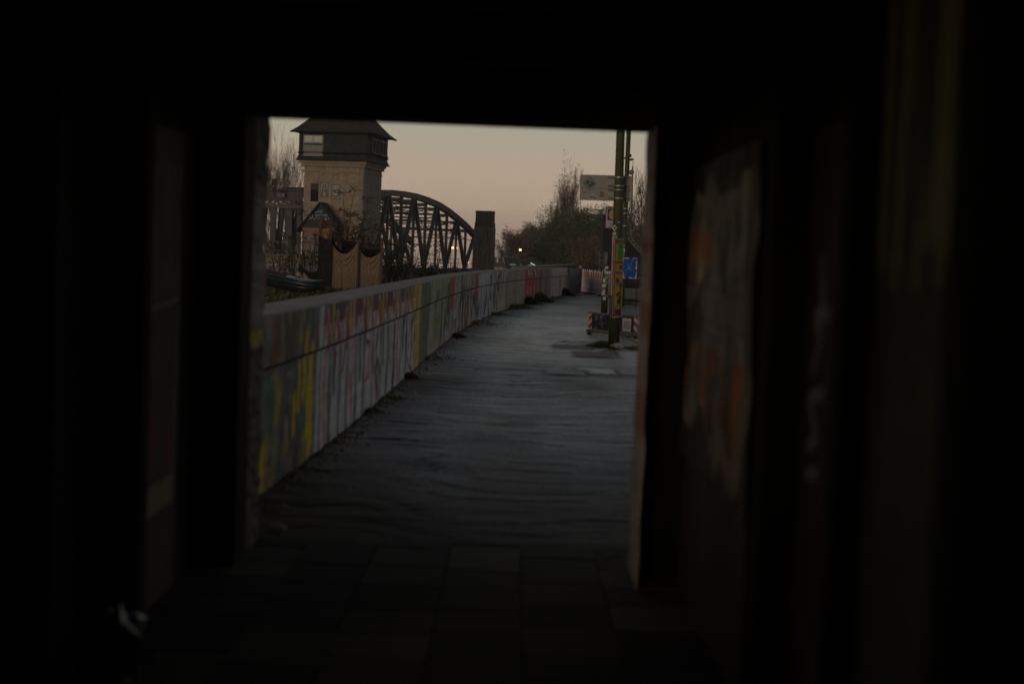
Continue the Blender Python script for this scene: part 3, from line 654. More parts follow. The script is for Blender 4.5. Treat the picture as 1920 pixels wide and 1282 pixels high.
p.line([(ax - .22, az - .45), (ax - .05, az + .4), (ax + .1, az + .4), (ax + .22, az - .45)], .09, (.03, .028, .03), .9, .03); p.line([(ax - .12, az - .1), (ax + .12, az - .1)], .08, (.03, .028, .03), .9, .03)
ax, az = fx(628), fz(359)
p.line([(ax + .3, az + .12), (ax - .25, az + .1), (ax - .1, az - .05), (ax + .3, az - .1), (ax + .1, az - .42), (ax - .3, az - .35)], .09, (.03, .028, .03), .9, .03)
p.rect(fx(580), fz(393), fx(586), fz(389), (.10, .22, .34), .8, .08)
for i in range(30): u = fx(RNG.uniform(568, 600)); z = fz(RNG.uniform(350, 440)); p.line([(u, z), (u + RNG.normal()*.2, z + RNG.normal()*.2)], .05, [(.15, .17, .22), (.42, .4, .4), (.2, .14, .1)][i % 3], .6, .04)
p.build('front_wall_face', Tw(-5.2, 0, ZB), tu, (0, 0, 1), M_PAINT, TW, back=tuple(tv*.055))
p = Paint(5.2, 8.55 - ZB, .05, (.27, .235, .215)); p.noise(.15, 22, 10)  # side wall greyer than the front: its shade is put into the colour
for u in (.4, 1.25, 3.6, 4.4): p.line([(u, 0), (u, 9.2)], .10, (.15, .135, .13), .8, .05)
for (u, y0, y1, c) in ((2.4, 332, 348, (.35, .12, .11)), (2.2, 356, 366, (.10, .16, .28)), (2.4, 395, 412, (.33, .15, .14)), (2.0, 416, 425, (.08, .12, .2)), (3.0, 430, 450, (.3, .16, .14))):
    for _ in range(5): uu = u + RNG.normal()*.35; p.line([(uu, fz(y1) - .1), (uu + RNG.normal()*.2, fz(y0))], .12, c, .6, .06)
p.build('side_wall_face', Tw(.055, 0, ZB), tv, (0, 0, 1), M_PAINT, TW, back=tuple(-tu*.05))
mb = MB(); mb.tube([Tw(.12, -.06, ZB), Tw(.12, -.06, 8.5)], .07, 7); mb.build('drainpipe', M_GREY, TW)
mb = MB(); tbox(mb, -5.3, .1, -.1, 5.3, 8.0, 8.12); tbox(mb, -5.42, .22, -.22, 5.42, 8.45, 8.72); tbox(mb, -5.55, .35, -.35, 5.55, 8.722, 8.92); mb.build('cornice', M_STUCCO, TW)
def ring_roof(rings, mat, name, parent):
    mb = MB(); n = len(rings)
    for (o, z) in rings:
        for (a, b) in ((-5.2 - o, -o), (o, -o), (o, 5.2 + o), (-5.2 - o, 5.2 + o)): mb.v.append(tuple(Tw(a, b, z)))
    for i in range(n - 1):
        for k_ in range(4): k2 = (k_ + 1) % 4; mb.f.append((i*4+k_, i*4+k2, (i+1)*4+k2, (i+1)*4+k_))
    mb.f.append((3, 2, 1, 0)); mb.f.append(tuple((n-1)*4 + q for q in range(4)))
    return mb.build(name, mat, parent)
ring_roof([(.62, 8.93), (.50, 9.12), (.42, 9.32)], M_SLATE, 'flared_skirt', TW)
UP = ring_roof([(.40, 9.3), (.40, 11.35)], M_SLATE, 'top_room', TW)
ring_roof([(.46, 9.50), (.49, 9.56), (.46, 9.62)], M_DARK, 'sill_band', TW)
rf = ring_roof([(.94, 11.28), (.96, 11.34), (.50, 11.72), (.0, 12.25), (-1.2, 13.7), (-2.55, 15.6)], M_ROOF, 'roof', TW)
mb = MB()
for k_, (a0, b0, a1, b1) in enumerate(((-6.18, -.98, .98, -.98), (.98, -.98, .98, 6.16))): mb.bar(Tw(a0, b0, 11.27), Tw(a1, b1, 11.27), .12, .13)
mb.build('gutter', M_DARK, rf)
# windows: each with frame, panes and blind
wn = MB(); tbox(wn, -5.2 + .0, -3.45, -.46, -.41, 9.28, 11.05); wo = wn.build('window', M_WFRAME, TW)
mb = MB(); tbox(mb, -5.1, -4.37, -.475, -.462, 10.45, 10.97); mb.build('pane', M('pale window glass', (.22, .22, .20), .3, ns=2, na=.1, bump=0), wo)
mb = MB(); tbox(mb, -4.29, -3.55, -.475, -.462, 10.45, 10.97); mb.build('pane', MATS['pale window glass'], wo)
mb = MB(); tbox(mb, -5.1, -3.55, -.478, -.463, 9.35, 10.2); mb.build('blind', M('window blind', (.30, .285, .27), .7, ns=3, na=.08, bump=0), wo)
mb = MB(); tbox(mb, -5.14, -3.5, -.49, -.48, 10.22, 10.32); tbox(mb, -5.2, -3.45, -.49, -.48, 9.62, 9.67); mb.build('glazing_bar', M_DARK, wo)
for b0 in (1.0, 3.2):
    mb = MB(); tbox(mb, .41, .46, b0, b0 + 1.75, 9.75, 11.0); wo = mb.build('window', M_GREY, TW)
    for q in (0, .85): mb = MB(); tbox(mb, .462, .475, b0 + .12 + q, b0 + .78 + q, 9.85, 10.9); mb.build('pane', M_DARK, wo)
    mb = MB(); tbox(mb, .41, .66, b0 - .1, b0 + 1.85, 9.62, 9.74); mb.build('sill', M_SLATE, wo)
mb = MB(); tbox(mb, -5.2 + .62, -5.2 + 1.3, -.03, .0, 5.5, 7.0); wo = mb.build('window', M_DARK, TW)
mb = MB(); tbox(mb, -5.2 + .66, -5.2 + 1.26, -.045, -.032, 6.5, 6.95); mb.build('pane', M('dull shutter', (.07, .065, .055), .8, bump=0), wo)
# gabled porch
PC = -3.16; mb = MB()
fr_ = [Tw(PC - 1.55, -1.5, ZB), Tw(PC + 1.55, -1.5, ZB), Tw(PC + 1.55, -1.5, 3.3), Tw(PC - 1.55, -1.5, 3.3)]
tbox(mb, PC - 1.55, PC + 1.55, -1.5, -.01, ZB, 3.25); po = mb.build('porch', M('porch wall', (.26, .21, .19), .9, ns=1.6, na=.5, bump=.4), TW)
mb = MB(); A_, B_, C_ = (PC - 1.62, 3.25), (PC + 1.62, 3.25), (PC, 5.2)
for bb in (-1.52, -.012): mb.v += [tuple(Tw(a, bb, z)) for a, z in (A_, B_, C_)]
mb.f += [(0, 1, 2), (5, 4, 3), (0, 3, 4, 1), (1, 4, 5, 2), (2, 5, 3, 0)]; gb = mb.build('gable', M('dark gable boards', (.03, .03, .034), .7, ns=3, na=.3, bump=.2), po)
for sg in (-1, 1):
    mb = MB(); e = Tw(PC + sg*2.0, 0, 3.02); t_ = Tw(PC, 0, 5.42); 
    q = [Tw(PC + sg*2.0, -1.85, 3.02), Tw(PC, -1.85, 5.42), Tw(PC, -.005, 5.42), Tw(PC + sg*2.0, -.005, 3.02)]; dn = Vector((0, 0, -.14))
    mb.v += [tuple(x) for x in q] + [tuple(x + dn) for x in q]
    mb.f += [(0, 1, 2, 3), (7, 6, 5, 4), (0, 4, 5, 1), (1, 5, 6, 2), (2, 6, 7, 3), (3, 7, 4, 0)]; mb.build('porch_roof', M_ROOF, po)
mb = MB(); tbox(mb, PC - 1.5, PC + 1.5, -1.56, -1.505, 2.75, 3.05); mb.build('orange_band', M('orange painted band', (.34, .13, .03), .8, ns=3, na=.4, bump=.1), po)
mt_ = M('light blue spray paint', (.36, .60, .75), .7, ns=6, na=.2, bump=0)
text('spray_tag', 'BUSTER', .62, Tw(PC, -1.53, 3.95), tu, (0, 0, 1), mt_, gb, .01); text('spray_tag', 'LIME', .32, Tw(PC - .1, -1.53, 4.5), tu, (0, 0, 1), mt_, gb, .01)

# ================================================================== ARCHED TRUSS BRIDGE
DIR = Vector((1.6, 8, 0)); OFF = Vector((-7.85, 1.57, 0)); A0 = Vector((-10.85, 120, 0)); ZD = -.15
BR = thing('truss_bridge', 'dark riveted steel bridge with arched lattice trusses running away behind the tower', 'bridge', A0 + Vector((0, 0, -.8)))
ztop = {-1: 5.7, -.5: 6.15, 0: 6.4, .5: 6.5, 1: 6.5, 1.5: 6.35, 2: 6.1, 2.5: 5.65, 3: 5.05, 3.5: 4.35, 4: 3.5, 4.5: 2.5}
del ztop[-1]; kk = sorted(ztop)
def nd(i, z, s=0): return CAM + (A0 + DIR*i + OFF*s + Vector((0, 0, z)) - CAM)*1.12
for s_ in (0, 1):
    mb = MB()
    for a, b in zip(kk[:-1], kk[1:]): mb.bar(nd(a, ztop[a], s_), nd(b, ztop[b], s_), .55, .48); mb.bar(nd(a, ztop[a] + .262, s_), nd(b, ztop[b] + .262, s_), .72, .04)
    mb.build('top_chord', M_STEEL, BR)
    mb = MB(); mb.bar(nd(-.5, ZD, s_), nd(4.6, ZD, s_), .5, .5); mb.build('bottom_chord', M_STEEL, BR)
    for i in range(0, 5):
        z = ztop[i] - .24
        for j in (-.5, .5):
            if not (-.5 <= i + j <= 4.5): continue
            mb = MB(); mb.bar(nd(i + j*.06, z, s_), nd(i + j, ZD + .2, s_), .54, .36, up=(1, 0, 0)); mb.build('diagonal_brace', M_STEEL, BR)
        if i + .5 in ztop:
            mb = MB(); mb.bar(nd(i + .5, ztop[i + .5] - .24, s_), nd(i + .5, ZD + .25, s_), .42, .30, up=(1, 0, 0)); mb.build('upright', M_STEEL, BR)
        if i < 4.1:
            mb = MB(); mb.bar(nd(i, z, s_), nd(i, ZD + .25, s_), .36, .26, up=(1, 0, 0)); mb.build('upright', M_STEEL, BR)
for n_, i in enumerate([-.5, 0, .5, 1, 1.5, 2, 2.5, 3, 3.5]):
    mb = MB(); mb.bar(nd(i, ztop[i] - .35, 0), nd(i, ztop[i] - .35, 1), .16, .22)
    mb.tube([nd(i, ztop[i] - .5, 0), nd(i + .5, ztop[i + .5] - .5, 1)], .045, 4); mb.tube([nd(i, ztop[i] - .5, 1), nd(i + .5, ztop[i + .5] - .5, 0)], .045, 4)
    mb.tube([nd(i, ztop[i] - 1.25, 0), nd(i, ztop[i] - 1.25, 1)], .06, 4)
    for q in range(6): mb.tube([nd(i, ztop[i] - (.45 if q % 2 else 1.25), q/6), nd(i, ztop[i] - (1.25 if q % 2 else .45), (q+1)/6)], .035, 4)
    mb.build('cross_brace', M_STEEL, BR)
mb = MB(); mb.bar(nd(-.5, ZD - .1, .5), nd(4.6, ZD - .1, .5), 7.4, .2); mb.build('deck', M_STEEL, BR)
for s_ in (.08, .92):
    mb = MB()
    for z in (.55, 1.0): mb.tube([nd(-.5, z, s_), nd(4.5, z, s_)], .03, 4)
    for i in np.arange(-.5, 4.5, .25): mb.tube([nd(i, 0, s_), nd(i, 1.0, s_)], .025, 4)
    mb.build('railing', M_STEEL, BR)
# portal of the next span, left of the tower
mb = MB(); a = at(440, 366, 123); b = at(566, 368, 123); mb.bar(a, b, .4, .85); mb.build('portal_beam', M_STEEL, BR)
mb = MB(); mb.bar(at(440, 356, 122.8), at(566, 357.5, 122.8), .6, .10); mb.build('portal_flange', M_STEEL, BR)
mb = MB(); mb.bar(at(440, 383, 122.7), at(566, 388, 122.7), .3, .32); mb.build('lower_beam', M('grey bridge steel', (.13, .12, .11), .7, ns=2, na=.25, bump=.2), BR)
for i, x in enumerate(range(442, 566, 14)):
    mb = MB(); mb.bar(at(x, 373, 123), at(x + 14, 383.5, 123), .12, .12); mb.build('lattice_bar', M_STEEL, BR)
    mb = MB(); mb.bar(at(x + 14, 373, 123.15), at(x, 383.5, 123.15), .12, .12); mb.build('lattice_bar', M_STEEL, BR)
for (x0, x1, w_) in ((470, 472, .5), (513, 510, .5), (542, 539, .6), (561, 559, .35)): mb = MB(); mb.bar(at(x0, 386, 123), at(x1, 512, 123), w_, .4, up=(0, 1, 0)); mb.build('portal_column', M_STEEL, BR)
for (x0, x1, yy) in ((529, 514, 123.5), (508, 528, 124.3), (531, 519, 125), (545, 560, 123.6), (559, 543, 124.4), (488, 505, 123.5), (500, 478, 124)): mb = MB(); mb.bar(at(x0, 386, yy), at(x1, 510, yy), .34, .3, up=(0, 1, 0)); mb.build('diagonal_brace', M_STEEL, BR)
pl = at(527, 366, 122.4); mb = MB(); mb.box(pl, (.60, .04, .30)); plo = mb.build('number_plate', M_WFRAME, BR)
text('number', '1439', .22, pl + Vector((0, -.022, -.08)), (1, 0, 0), (0, 0, 1), M_BLK, plo, .004)
c_ = at(514, 346, 121.5); SG = thing('railway_signal', 'small black signal box with a red lens on top of the bridge portal', 'signal', c_ - Vector((0, 0, .45)))
mb = MB(); mb.box(c_, (.36, .25, .95)); mb.build('signal_housing', M_BLK, SG, bevel=.02)
mb = MB(); mb.ball(c_ + Vector((0, -.13, -.2)), .13, 6, (1, .3, 1.4)); mb.build('lens', M_REDL, SG); mb = MB(); mb.tube([c_ - Vector((0, 0, .95)), c_ - Vector((0, 0, .4))], .05, 5); mb.build('bracket', M_BLK, SG)
# concrete pylon at the far end
PY = Vector((-4.62, 155, 0)); mb = MB(); y0 = -1.2
PL = thing('stone_pylon', 'weathered square concrete pylon at the far right end of the bridge', 'pylon', PY + Vector((0, 0, y0)))
M_PYL = M('weathered pylon concrete', (.21, .19, .15), .9, ns=1.8, na=.6, bump=.4, streak=(2.2, 2.2, .25))
def pb(mb, a0, a1, b0, b1, z0, z1): mb.box(PY + tu*(a0+a1)/2 + tv*(b0+b1)/2 + Vector((0, 0, (z0+z1)/2)), (a1-a0, b1-b0, z1-z0), rot=TWR)
mb = MB(); pb(mb, 0, 2.08, 0, 1.7, y0, 4.55); mb.build('shaft', M_PYL, PL, bevel=.08)
mb = MB(); pb(mb, .05, 2.03, .05, 1.65, 4.55, 5.0); pb(mb, .12, 1.96, .12, 1.58, 5.003, 6.15); mb.build('upper_block', M('mossy concrete', (.085, .088, .055), .9, ns=2, na=.4, bump=.4), PL, bevel=.03)
mb = MB(); pb(mb, .08, 2.0, .08, 1.62, 6.153, 6.3); mb.build('cap', M('mossy concrete'), PL, bevel=.04)

# ================================================================== YARD BEHIND THE WALL
# low graffiti wall with railing
a = at(485, 520, 62); b = at(603, 520, 62); a.z = b.z = -.06
p = Paint((b-a).length, 1.25, .025, (.24, .22, .20)); p.noise(.3, 31, 20)
for i in range(420):
    u, z = RNG.uniform(0, 2.8), RNG.uniform(.0, 1.1); p.line([(u, z), (u + RNG.normal()*.09, z + RNG.normal()*.09)], RNG.uniform(.02, .06), [(.5, .46, .46), (.05, .05, .05), (.12, .11, .05), (.38, .34, .34), (.10, .09, .08)][i % 5], .8, .02)
for u in (.35, .85, 1.55, 1.9, 2.35): p.rect(u, 1.08, u + .28, 1.16, (.50, .22, .02), .9, .02)
LW = thing('low_wall', 'low yard wall of pale scribbled graffiti with orange dashes below the railing', 'wall', a); p.build('painted_face', a, (1, 0, 0), (0, 0, 1), M_PAINT, LW, back=(0, .25, 0))
mb = MB(); mb.box((a + b)/2 + Vector((0, .12, 1.29)), ((b-a).length, .32, .07)); mb.build('coping', M_CAP, LW)
RL = thing('yard_railing', 'thin grey metal railing standing on the low yard wall', 'railing', a + Vector((0, .12, 1.3)))
for x in np.linspace(0, 2.75, 8): mb = MB(); mb.bar(a + Vector((x, .12, 1.3)), a + Vector((x, .12, 1.85)), .045); mb.build('baluster', M_GREY, RL)
for z in (1.50, 1.86): mb = MB(); mb.bar(a + Vector((0, .12, z)), a + Vector((2.75, .12, z)), .04); mb.build('rail', M_GREY, RL)
# timber posts carrying cloths
def post_at(x, ytop, Y, label, w_=.10):
    t = at(x, ytop, Y); mb = MB(); mb.bar((t.x, t.y, -.06), (t.x, t.y, t.z), w_, w_); return tag(mb.build('timber_post', M_POSTW), label, 'post', 'timber posts of the cloth enclosure')
post_at(601.5, 404, 51.2, 'tall brown post at the left edge of the black cloth'); post_at(620.5, 412, 51.5, 'tall brown post between the black cloth and the first beige cloth', .11); post_at(648, 416, 53.5, 'brown post behind the first beige cloth', .10)
post_at(687, 440, 53.2, 'brown post behind the second beige cloth'); post_at(716.5, 446, 50.8, 'short brown post at the right end of the beige cloths', .09); post_at(672.5, 446, 50.9, 'thin post where the two beige cloths meet', .06)
def cloth(name, pa, pb_, sag, zb_, mat, label, group, folds, seed, skew=0, n=70, m_=40, th=.012, cat='cloth'):
    pa, pb_ = Vector(pa), Vector(pb_); r = np.random.default_rng(seed); t = np.linspace(0, 1, n)[:, None]*np.ones((1, m_)); q = np.ones((n, 1))*np.linspace(0, 1, m_)[None]
    tt = t ** (1 + skew); top = pa.z + (pb_.z - pa.z)*t - sag*4*tt*(1-tt)
    X = pa.x + (pb_.x - pa.x)*t; Y = pa.y + (pb_.y - pa.y)*t; Z = zb_ + (top - zb_)*q
    for _ in range(folds):
        c, sp, w_ = r.uniform(0, 1), r.uniform(-.25, .25), r.uniform(.015, .04); Y = Y + r.uniform(-.045, .045)*np.exp(-((t - c - sp*(1-q))/w_)**2)*(1.15-q)
    for _ in range(5): c = r.uniform(.35, .95); Y = Y + .02*np.sin(((q - c) + .35*4*t*(1-t))*38 + r.uniform(0, 6))*np.exp(-((q - c)/.16)**2)*4*t*(1-t)
    o = grid_mesh(name, np.stack([X, Y, Z], -1), None, mat, None, smooth=True, back=(0, th, 0)); return tag(o, label, cat, group)
Yc = 51.0
cloth('beige_cloth', at(622.5, 457, Yc), at(671.5, 453, Yc), .40, .1, M_BEIGE, 'larger beige cloth hanging in a deep scallop beside the black cloth', 'beige cloths hung on the posts', 9, 3, n=90, m_=60)
cloth('beige_cloth', at(672.5, 462, Yc), at(717.5, 469, Yc), .34, .1, M_BEIGE, 'right hand beige cloth with diagonal folds hanging next to the bush', 'beige cloths hung on the posts', 10, 8, skew=-.2, n=90, m_=60)
cloth('black_cloth', at(597.5, 441, Yc + .1), at(622.5, 450, Yc - .1), .05, .02, M_BLACKCL, 'narrow upright black cloth left of the beige cloths', 'black cloths on the posts', 4, 5)
cloth('black_cloth', at(622, 434, Yc + .6), at(671, 452, Yc + .6), .55, 1.0, M_BLACKCL, 'black cloth slung behind the larger beige cloth', 'black cloths on the posts', 4, 6, skew=-.25)
cloth('black_cloth', at(641, 447, Yc + .9), at(672, 453, Yc + .9), .06, 1.1, M_BLACKCL, 'square black cloth standing highest behind the larger beige cloth', 'black cloths on the posts', 3, 16)
cloth('black_cloth', at(672, 460, Yc + .7), at(718, 467, Yc + .7), .10, 1.0, M_BLACKCL, 'black cloth slung behind the right hand beige cloth', 'black cloths on the posts', 4, 7)
cloth('black_cloth', at(561, 492, 52.5), at(600, 504, 52.5), .22, .2, M_BLACKCL, 'low drooping black cloth left of the upright black cloth', 'black cloths on the posts', 4, 9)
# boat lying in the yard
BT = thing('rowing_boat', 'long dark boat with teal side and brown rail lying in the yard', 'boat', at(560, 545, 45))
ba = at(440, 512, 45.5); bb_ = at(606, 547, 44.0); n = 34; HP = []; 
for i in range(n):
    t = i/(n-1); c = ba.lerp(bb_, t); hw = .46*(1 - max(0, (t - .55)/.45)**2.2)*(.75 + .25*min(1, t*3)); dp = .42*(1 - .55*max(0, (t-.6)/.4)**2); row = []
    for k_ in range(13):
        a = math.pi*k_/12; row.append((c.x, c.y - hw*math.cos(a), c.z + .22 - dp*math.sin(a)**.7 + .10*max(0, (t-.8)/.2)**2 - .25*0))
    HP.append(row)
HP = np.array(HP); grid_mesh('hull', HP, None, M_HULL, BT, smooth=True, back=(0, 0, .02))
mb = MB(); mb.tube([tuple(HP[i, 0] + np.array([0, -.01, -.01])) for i in range(n)], .035, 6); mb.tube([tuple(HP[i, 0] + np.array([0, -.012, -.10])) for i in range(n - 2)], .05, 6); mb.build('side_strip', M_TEAL, BT, smooth=True)
mb = MB(); mb.tube([tuple(HP[i, -1] + np.array([0, 0, .03])) for i in range(n - 7)], .06, 6); mb.build('gunwale', M_BROWN, BT, smooth=True)
Pd = np.stack([HP[20:, 0] + (HP[20:, -1] - HP[20:, 0])*t + np.array([0, 0, .015 + .05*math.sin(math.pi*t)]) for t in np.linspace(0, 1, 7)], 1); grid_mesh('foredeck', Pd, None, M_TEAL, BT, smooth=True)
mb = MB(); mb.tube([tuple(HP[i, 1] + np.array([0, -.03, -.06])) for i in range(20, n)], .03, 6); mb.build('bow_rail', M_HULL, BT, smooth=True)
c = at(576, 523, 44.9); u_ = np.linspace(0, 1, 46); v_ = np.linspace(0, 1, 22); U2, V2 = np.meshgrid(u_, v_, indexing='ij')
P = np.stack([at(556, 521, 44.9).x + .72*U2 + .03*np.sin(V2*9), 44.6 + .5*V2, at(556, 519, 44.9).z - .27*U2 + .10*np.sin(math.pi*V2) + (vn(U2*8, V2*7, 71)-.5)*.20 + (vn(U2*17, V2*14, 72)-.5)*.09], -1)
tag(grid_mesh('crumpled_blanket', P, None, M_PINK, None, smooth=True, back=(0, 0, .015)), 'crumpled pale pink blanket lying on the dark boat', 'blanket')

def tuft(name, label, loc, r, h, n_, pal, lsz=None, group='weeds along the foot of the wall', cat='weeds', flat=.5, kind=None, asp=.22):
    loc = Vector(loc); g = RNG.normal(size=(n_, 3))*.5; P = np.empty((n_, 3)); P[:, 0] = loc.x + g[:, 0]*r; P[:, 1] = loc.y + g[:, 1]*r
    rr_ = np.hypot(g[:, 0], g[:, 1]); P[:, 2] = loc.z + RNG.uniform(.05, 1, n_)*h*np.clip(1.15 - rr_*.8, .15, 1)
    dirs = np.stack([g[:, 0]*.9, g[:, 1]*.9, np.full(n_, 1 - flat)], 1)
    return tag(leaf_cloud(name, P, lsz or h*.45, pal, None, asp, dirs=dirs), label, cat, group, kind)
GRN = [(.10, .17, .035), (.16, .20, .05), (.07, .11, .028)]; BRN = [(.21, .10, .04), (.15, .08, .04), (.28, .12, .04)]; OLV = [(.15, .15, .045), (.21, .18, .06), (.09, .09, .035), (.18, .11, .045)]
for (px, label, r_, h_, n_, pal) in [(688, 'bright green weed at the wall foot nearest the tunnel', .12, .06, 160, [(.06, .11, .02), (.045, .08, .02)]), (717, 'flat green weed patch below the white and red letters', .22, .05, 220, GRN), (762, 'thin brown weeds below the yellow stripe', .10, .07, 600, BRN),
        (800, 'rusty dry weeds below the green lettering', .35, .07, 260, BRN + OLV), (850, 'low weeds under the first red stripe', .16, .08, 900, OLV), (884, 'dark leaf drift under the second red stripe', .45, .12, 520, OLV + BRN),
        (922, 'weeds and leaves where the pale blue paint ends', .35, .10, 500, OLV), (958, 'wide olive weed patch below the bare concrete', .45, .16, 900, OLV + GRN), (985, 'dark spiky weeds left of the large green clump', .32, .26, 900, [(.03, .03, .02), (.05, .04, .02)]),
        (1004, 'largest round green clump under the red lettering', .38, .32, 1500, GRN), (1032, 'low grey green weeds past the large clump', .4, .12, 400, OLV), (1055, 'reddish brown bush at the far end of the wall', .30, .32, 1400, [(.10, .04, .02), (.07, .03, .018), (.13, .06, .03)])]:
    q = wall_at(px); i = int(np.argmin(abs(PXw - px))); tuft('weed_clump', label, (q.x + nx[i, 0]*r_*.45, q.y + nx[i, 1]*r_*.45, -.01), r_, h_, n_, pal, lsz=max(.05, h_*.4))
# leaf litter as uncountable cover beside the wall
P = []
for _ in range(1300):
    i = RNG.integers(0, len(Xw)); o_ = abs(RNG.normal())*.11; P.append((Xw[i] + nx[i, 0]*o_, Yw[i] + nx[i, 1]*o_, RNG.uniform(-.01, .02)))
tag(leaf_cloud('leaf_litter', np.array(P), .032, BRN + OLV, None, .6, dirs=np.stack([RNG.normal(size=1300), RNG.normal(size=1300), np.zeros(1300)], 1)), 'brown fallen leaves scattered along the foot of the wall', 'leaves', kind='stuff')
P = np.stack([RNG.uniform(-9.5, -5.5, 5000), RNG.uniform(38, 56, 5000), RNG.uniform(-.02, .22, 5000)], 1)
tag(leaf_cloud('ground_cover', P, .13, [(.10, .10, .02), (.07, .075, .02), (.05, .045, .02), (.12, .10, .03)], None, .5), 'yellow green ground cover and dry leaves in the yard', 'ground cover', kind='stuff')
# bushes and climbers
def bush(name, label, c, rx, ry, h, n_, pal, lsz, group=None, cat='bush', stems=10):
    c = Vector(c); B = thing(name, label, cat, c, group); mb = MB(); tips = []
    for i in range(stems):
        a = random.uniform(0, 6.28); q = random.uniform(.1, .8); p0 = c + Vector((math.cos(a)*rx*q, math.sin(a)*ry*q, 0))
        branches(mb, p0, (random.gauss(0, .3), random.gauss(0, .3), 1), h*random.uniform(.6, 1.0), .022, 1, .1, .6, 2, 3, tips, 4)
    mb.build('stems', M_BARK, B); tp = np.array([tuple(t) for t in tips]); P = tp[RNG.integers(0, len(tp), n_)] + RNG.normal(size=(n_, 3))*np.array([rx, ry, h])*.13
    P = P[P[:, 2] > c.z]; leaf_cloud('foliage', P, lsz, pal, B); return B
DKG = [(.03, .035, .015), (.045, .05, .02), (.06, .04, .02), (.025, .022, .012), (.07, .07, .02)]
for (x, y, Y, h, label) in [(740, 510, 55, 1.25, 'dark bush immediately right of the beige cloths'), (775, 512, 58, .95, 'dark bush in front of the middle of the bridge truss'), (808, 508, 64, .8, 'yellowish bush in front of the right part of the truss'), (845, 508, 75, .7, 'low bush below the bridge lamps'), (730, 500, 75, 1.9, 'taller reddish bush behind the right hand beige cloth')]:
    c = at(x, y, Y); c.z = -.06; bush('bush', label, c, .9, .9, h, 800, DKG, .11, 'bushes behind the graffiti wall')
for (x, Y, ht, label, sd) in [(650, 58, 4.3, 'tallest slender sapling with tufts of narrow leaves before the tower', 3), (668, 57, 3.7, 'slender sapling right of the tallest one before the tower', 4), (640, 60, 3.3, 'leaning sapling left of the tallest one before the tower', 5), (688, 57, 3.9, 'sapling in front of the tower drainpipe', 6),
                              (700, 56, 2.9, 'short sapling above the right hand beige cloth', 7), (580, 60, 3.2, 'sapling with leaf tufts left of the porch', 8), (520, 58, 2.4, 'small sapling in front of the portal columns', 9), (545, 61, 2.6, 'small sapling just left of the tower', 10), (765, 60, 2.4, 'thin sapling in front of the second truss panel', 12), (815, 66, 2.3, 'thin sapling in front of the third truss panel', 13)]:
    random.seed(sd); c = at(x, 500, Y); c.z = -.06; S = thing('sapling', label, 'sapling', c, 'saplings in the yard'); mb = MB(); tops = []
    for j in range(5):
        d = Vector((random.gauss(0, .22), random.gauss(0, .2), 1)).normalized(); L_ = ht*random.uniform(.6, 1.0); q = [c + Vector((random.gauss(0, .1), 0, 0))]
        for s_ in range(6): d = (d + Vector((random.gauss(0, .07), random.gauss(0, .07), .02))).normalized(); q.append(q[-1] + d*L_/6)
        mb.tube(q, [.022, .02, .018, .015, .012, .01, .006], 4, cap=False); tops += [(q[-1], 1.0), (q[-1], 1.0), (q[4], .5), (q[3], .35)]
    mb.build('stems', M_BARK, S); P, D = [], []
    for (tp, wgt) in tops:
        for _ in range(int(13*wgt)):
            a = random.uniform(0, 6.28); d = Vector((math.cos(a), math.sin(a), random.uniform(-.7, .5))).normalized(); r_ = random.uniform(.1, .32); P.append(tuple(tp + d*r_)); D.append(tuple(d))
    leaf_cloud('foliage', np.array(P), .24, [(.10, .09, .025), (.07, .07, .02), (.12, .07, .025), (.05, .045, .018)], S, .17, dirs=np.array(D))
random.seed(31)
for (x0, x1, y0, y1, Y, n_, label) in [(602, 650, 405, 455, 57, 900, 'brown creeper climbing over the porch'), (655, 712, 410, 470, 57, 1200, 'reddish creeper tangle at the foot of the tower side'), (500, 560, 450, 520, 61.6, 420, 'olive creeper hanging over the low yard wall'), (565, 600, 430, 515, 60, 420, 'creeper left of the upright black cloth')]:
    cc_ = at((x0+x1)/2, y1, Y); S = thing('creeper', label, 'creeper', (cc_.x, cc_.y, -.06), 'creepers in the yard'); mb = MB()
    for j in range(12):
        q = [Vector((at(random.uniform(x0, x1), 500, Y).x, Y + random.gauss(0, .3), -.05))]; tz = at(0, random.uniform(y0, (y0+y1)/2), Y).z
        for s_ in range(5): q.append(Vector((q[-1].x + random.gauss(0, .15), q[-1].y + random.gauss(0, .1), -.05 + (tz+.05)*(s_+1)/5)))
        mb.tube(q, .012, 4, cap=False)
    mb.build('stems', M_BARK, S)
    xa, xb = at(x0, 480, Y).x, at(x1, 480, Y).x; za, zb2 = at((x0+x1)/2, y1, Y).z, at((x0+x1)/2, y0, Y).z
    P = np.stack([RNG.uniform(xa, xb, n_), Y + RNG.normal(size=n_)*.3, za + (zb2-za)*RNG.beta(1.1, 1.8, n_)], 1); keep = vn(P[:, 0]*3+50, P[:, 2]*3+50, 91) > .42
    leaf_cloud('foliage', P[keep], .11, [(.07, .03, .018), (.05, .035, .018), (.07, .06, .02), (.03, .022, .014), (.10, .045, .02)], S)
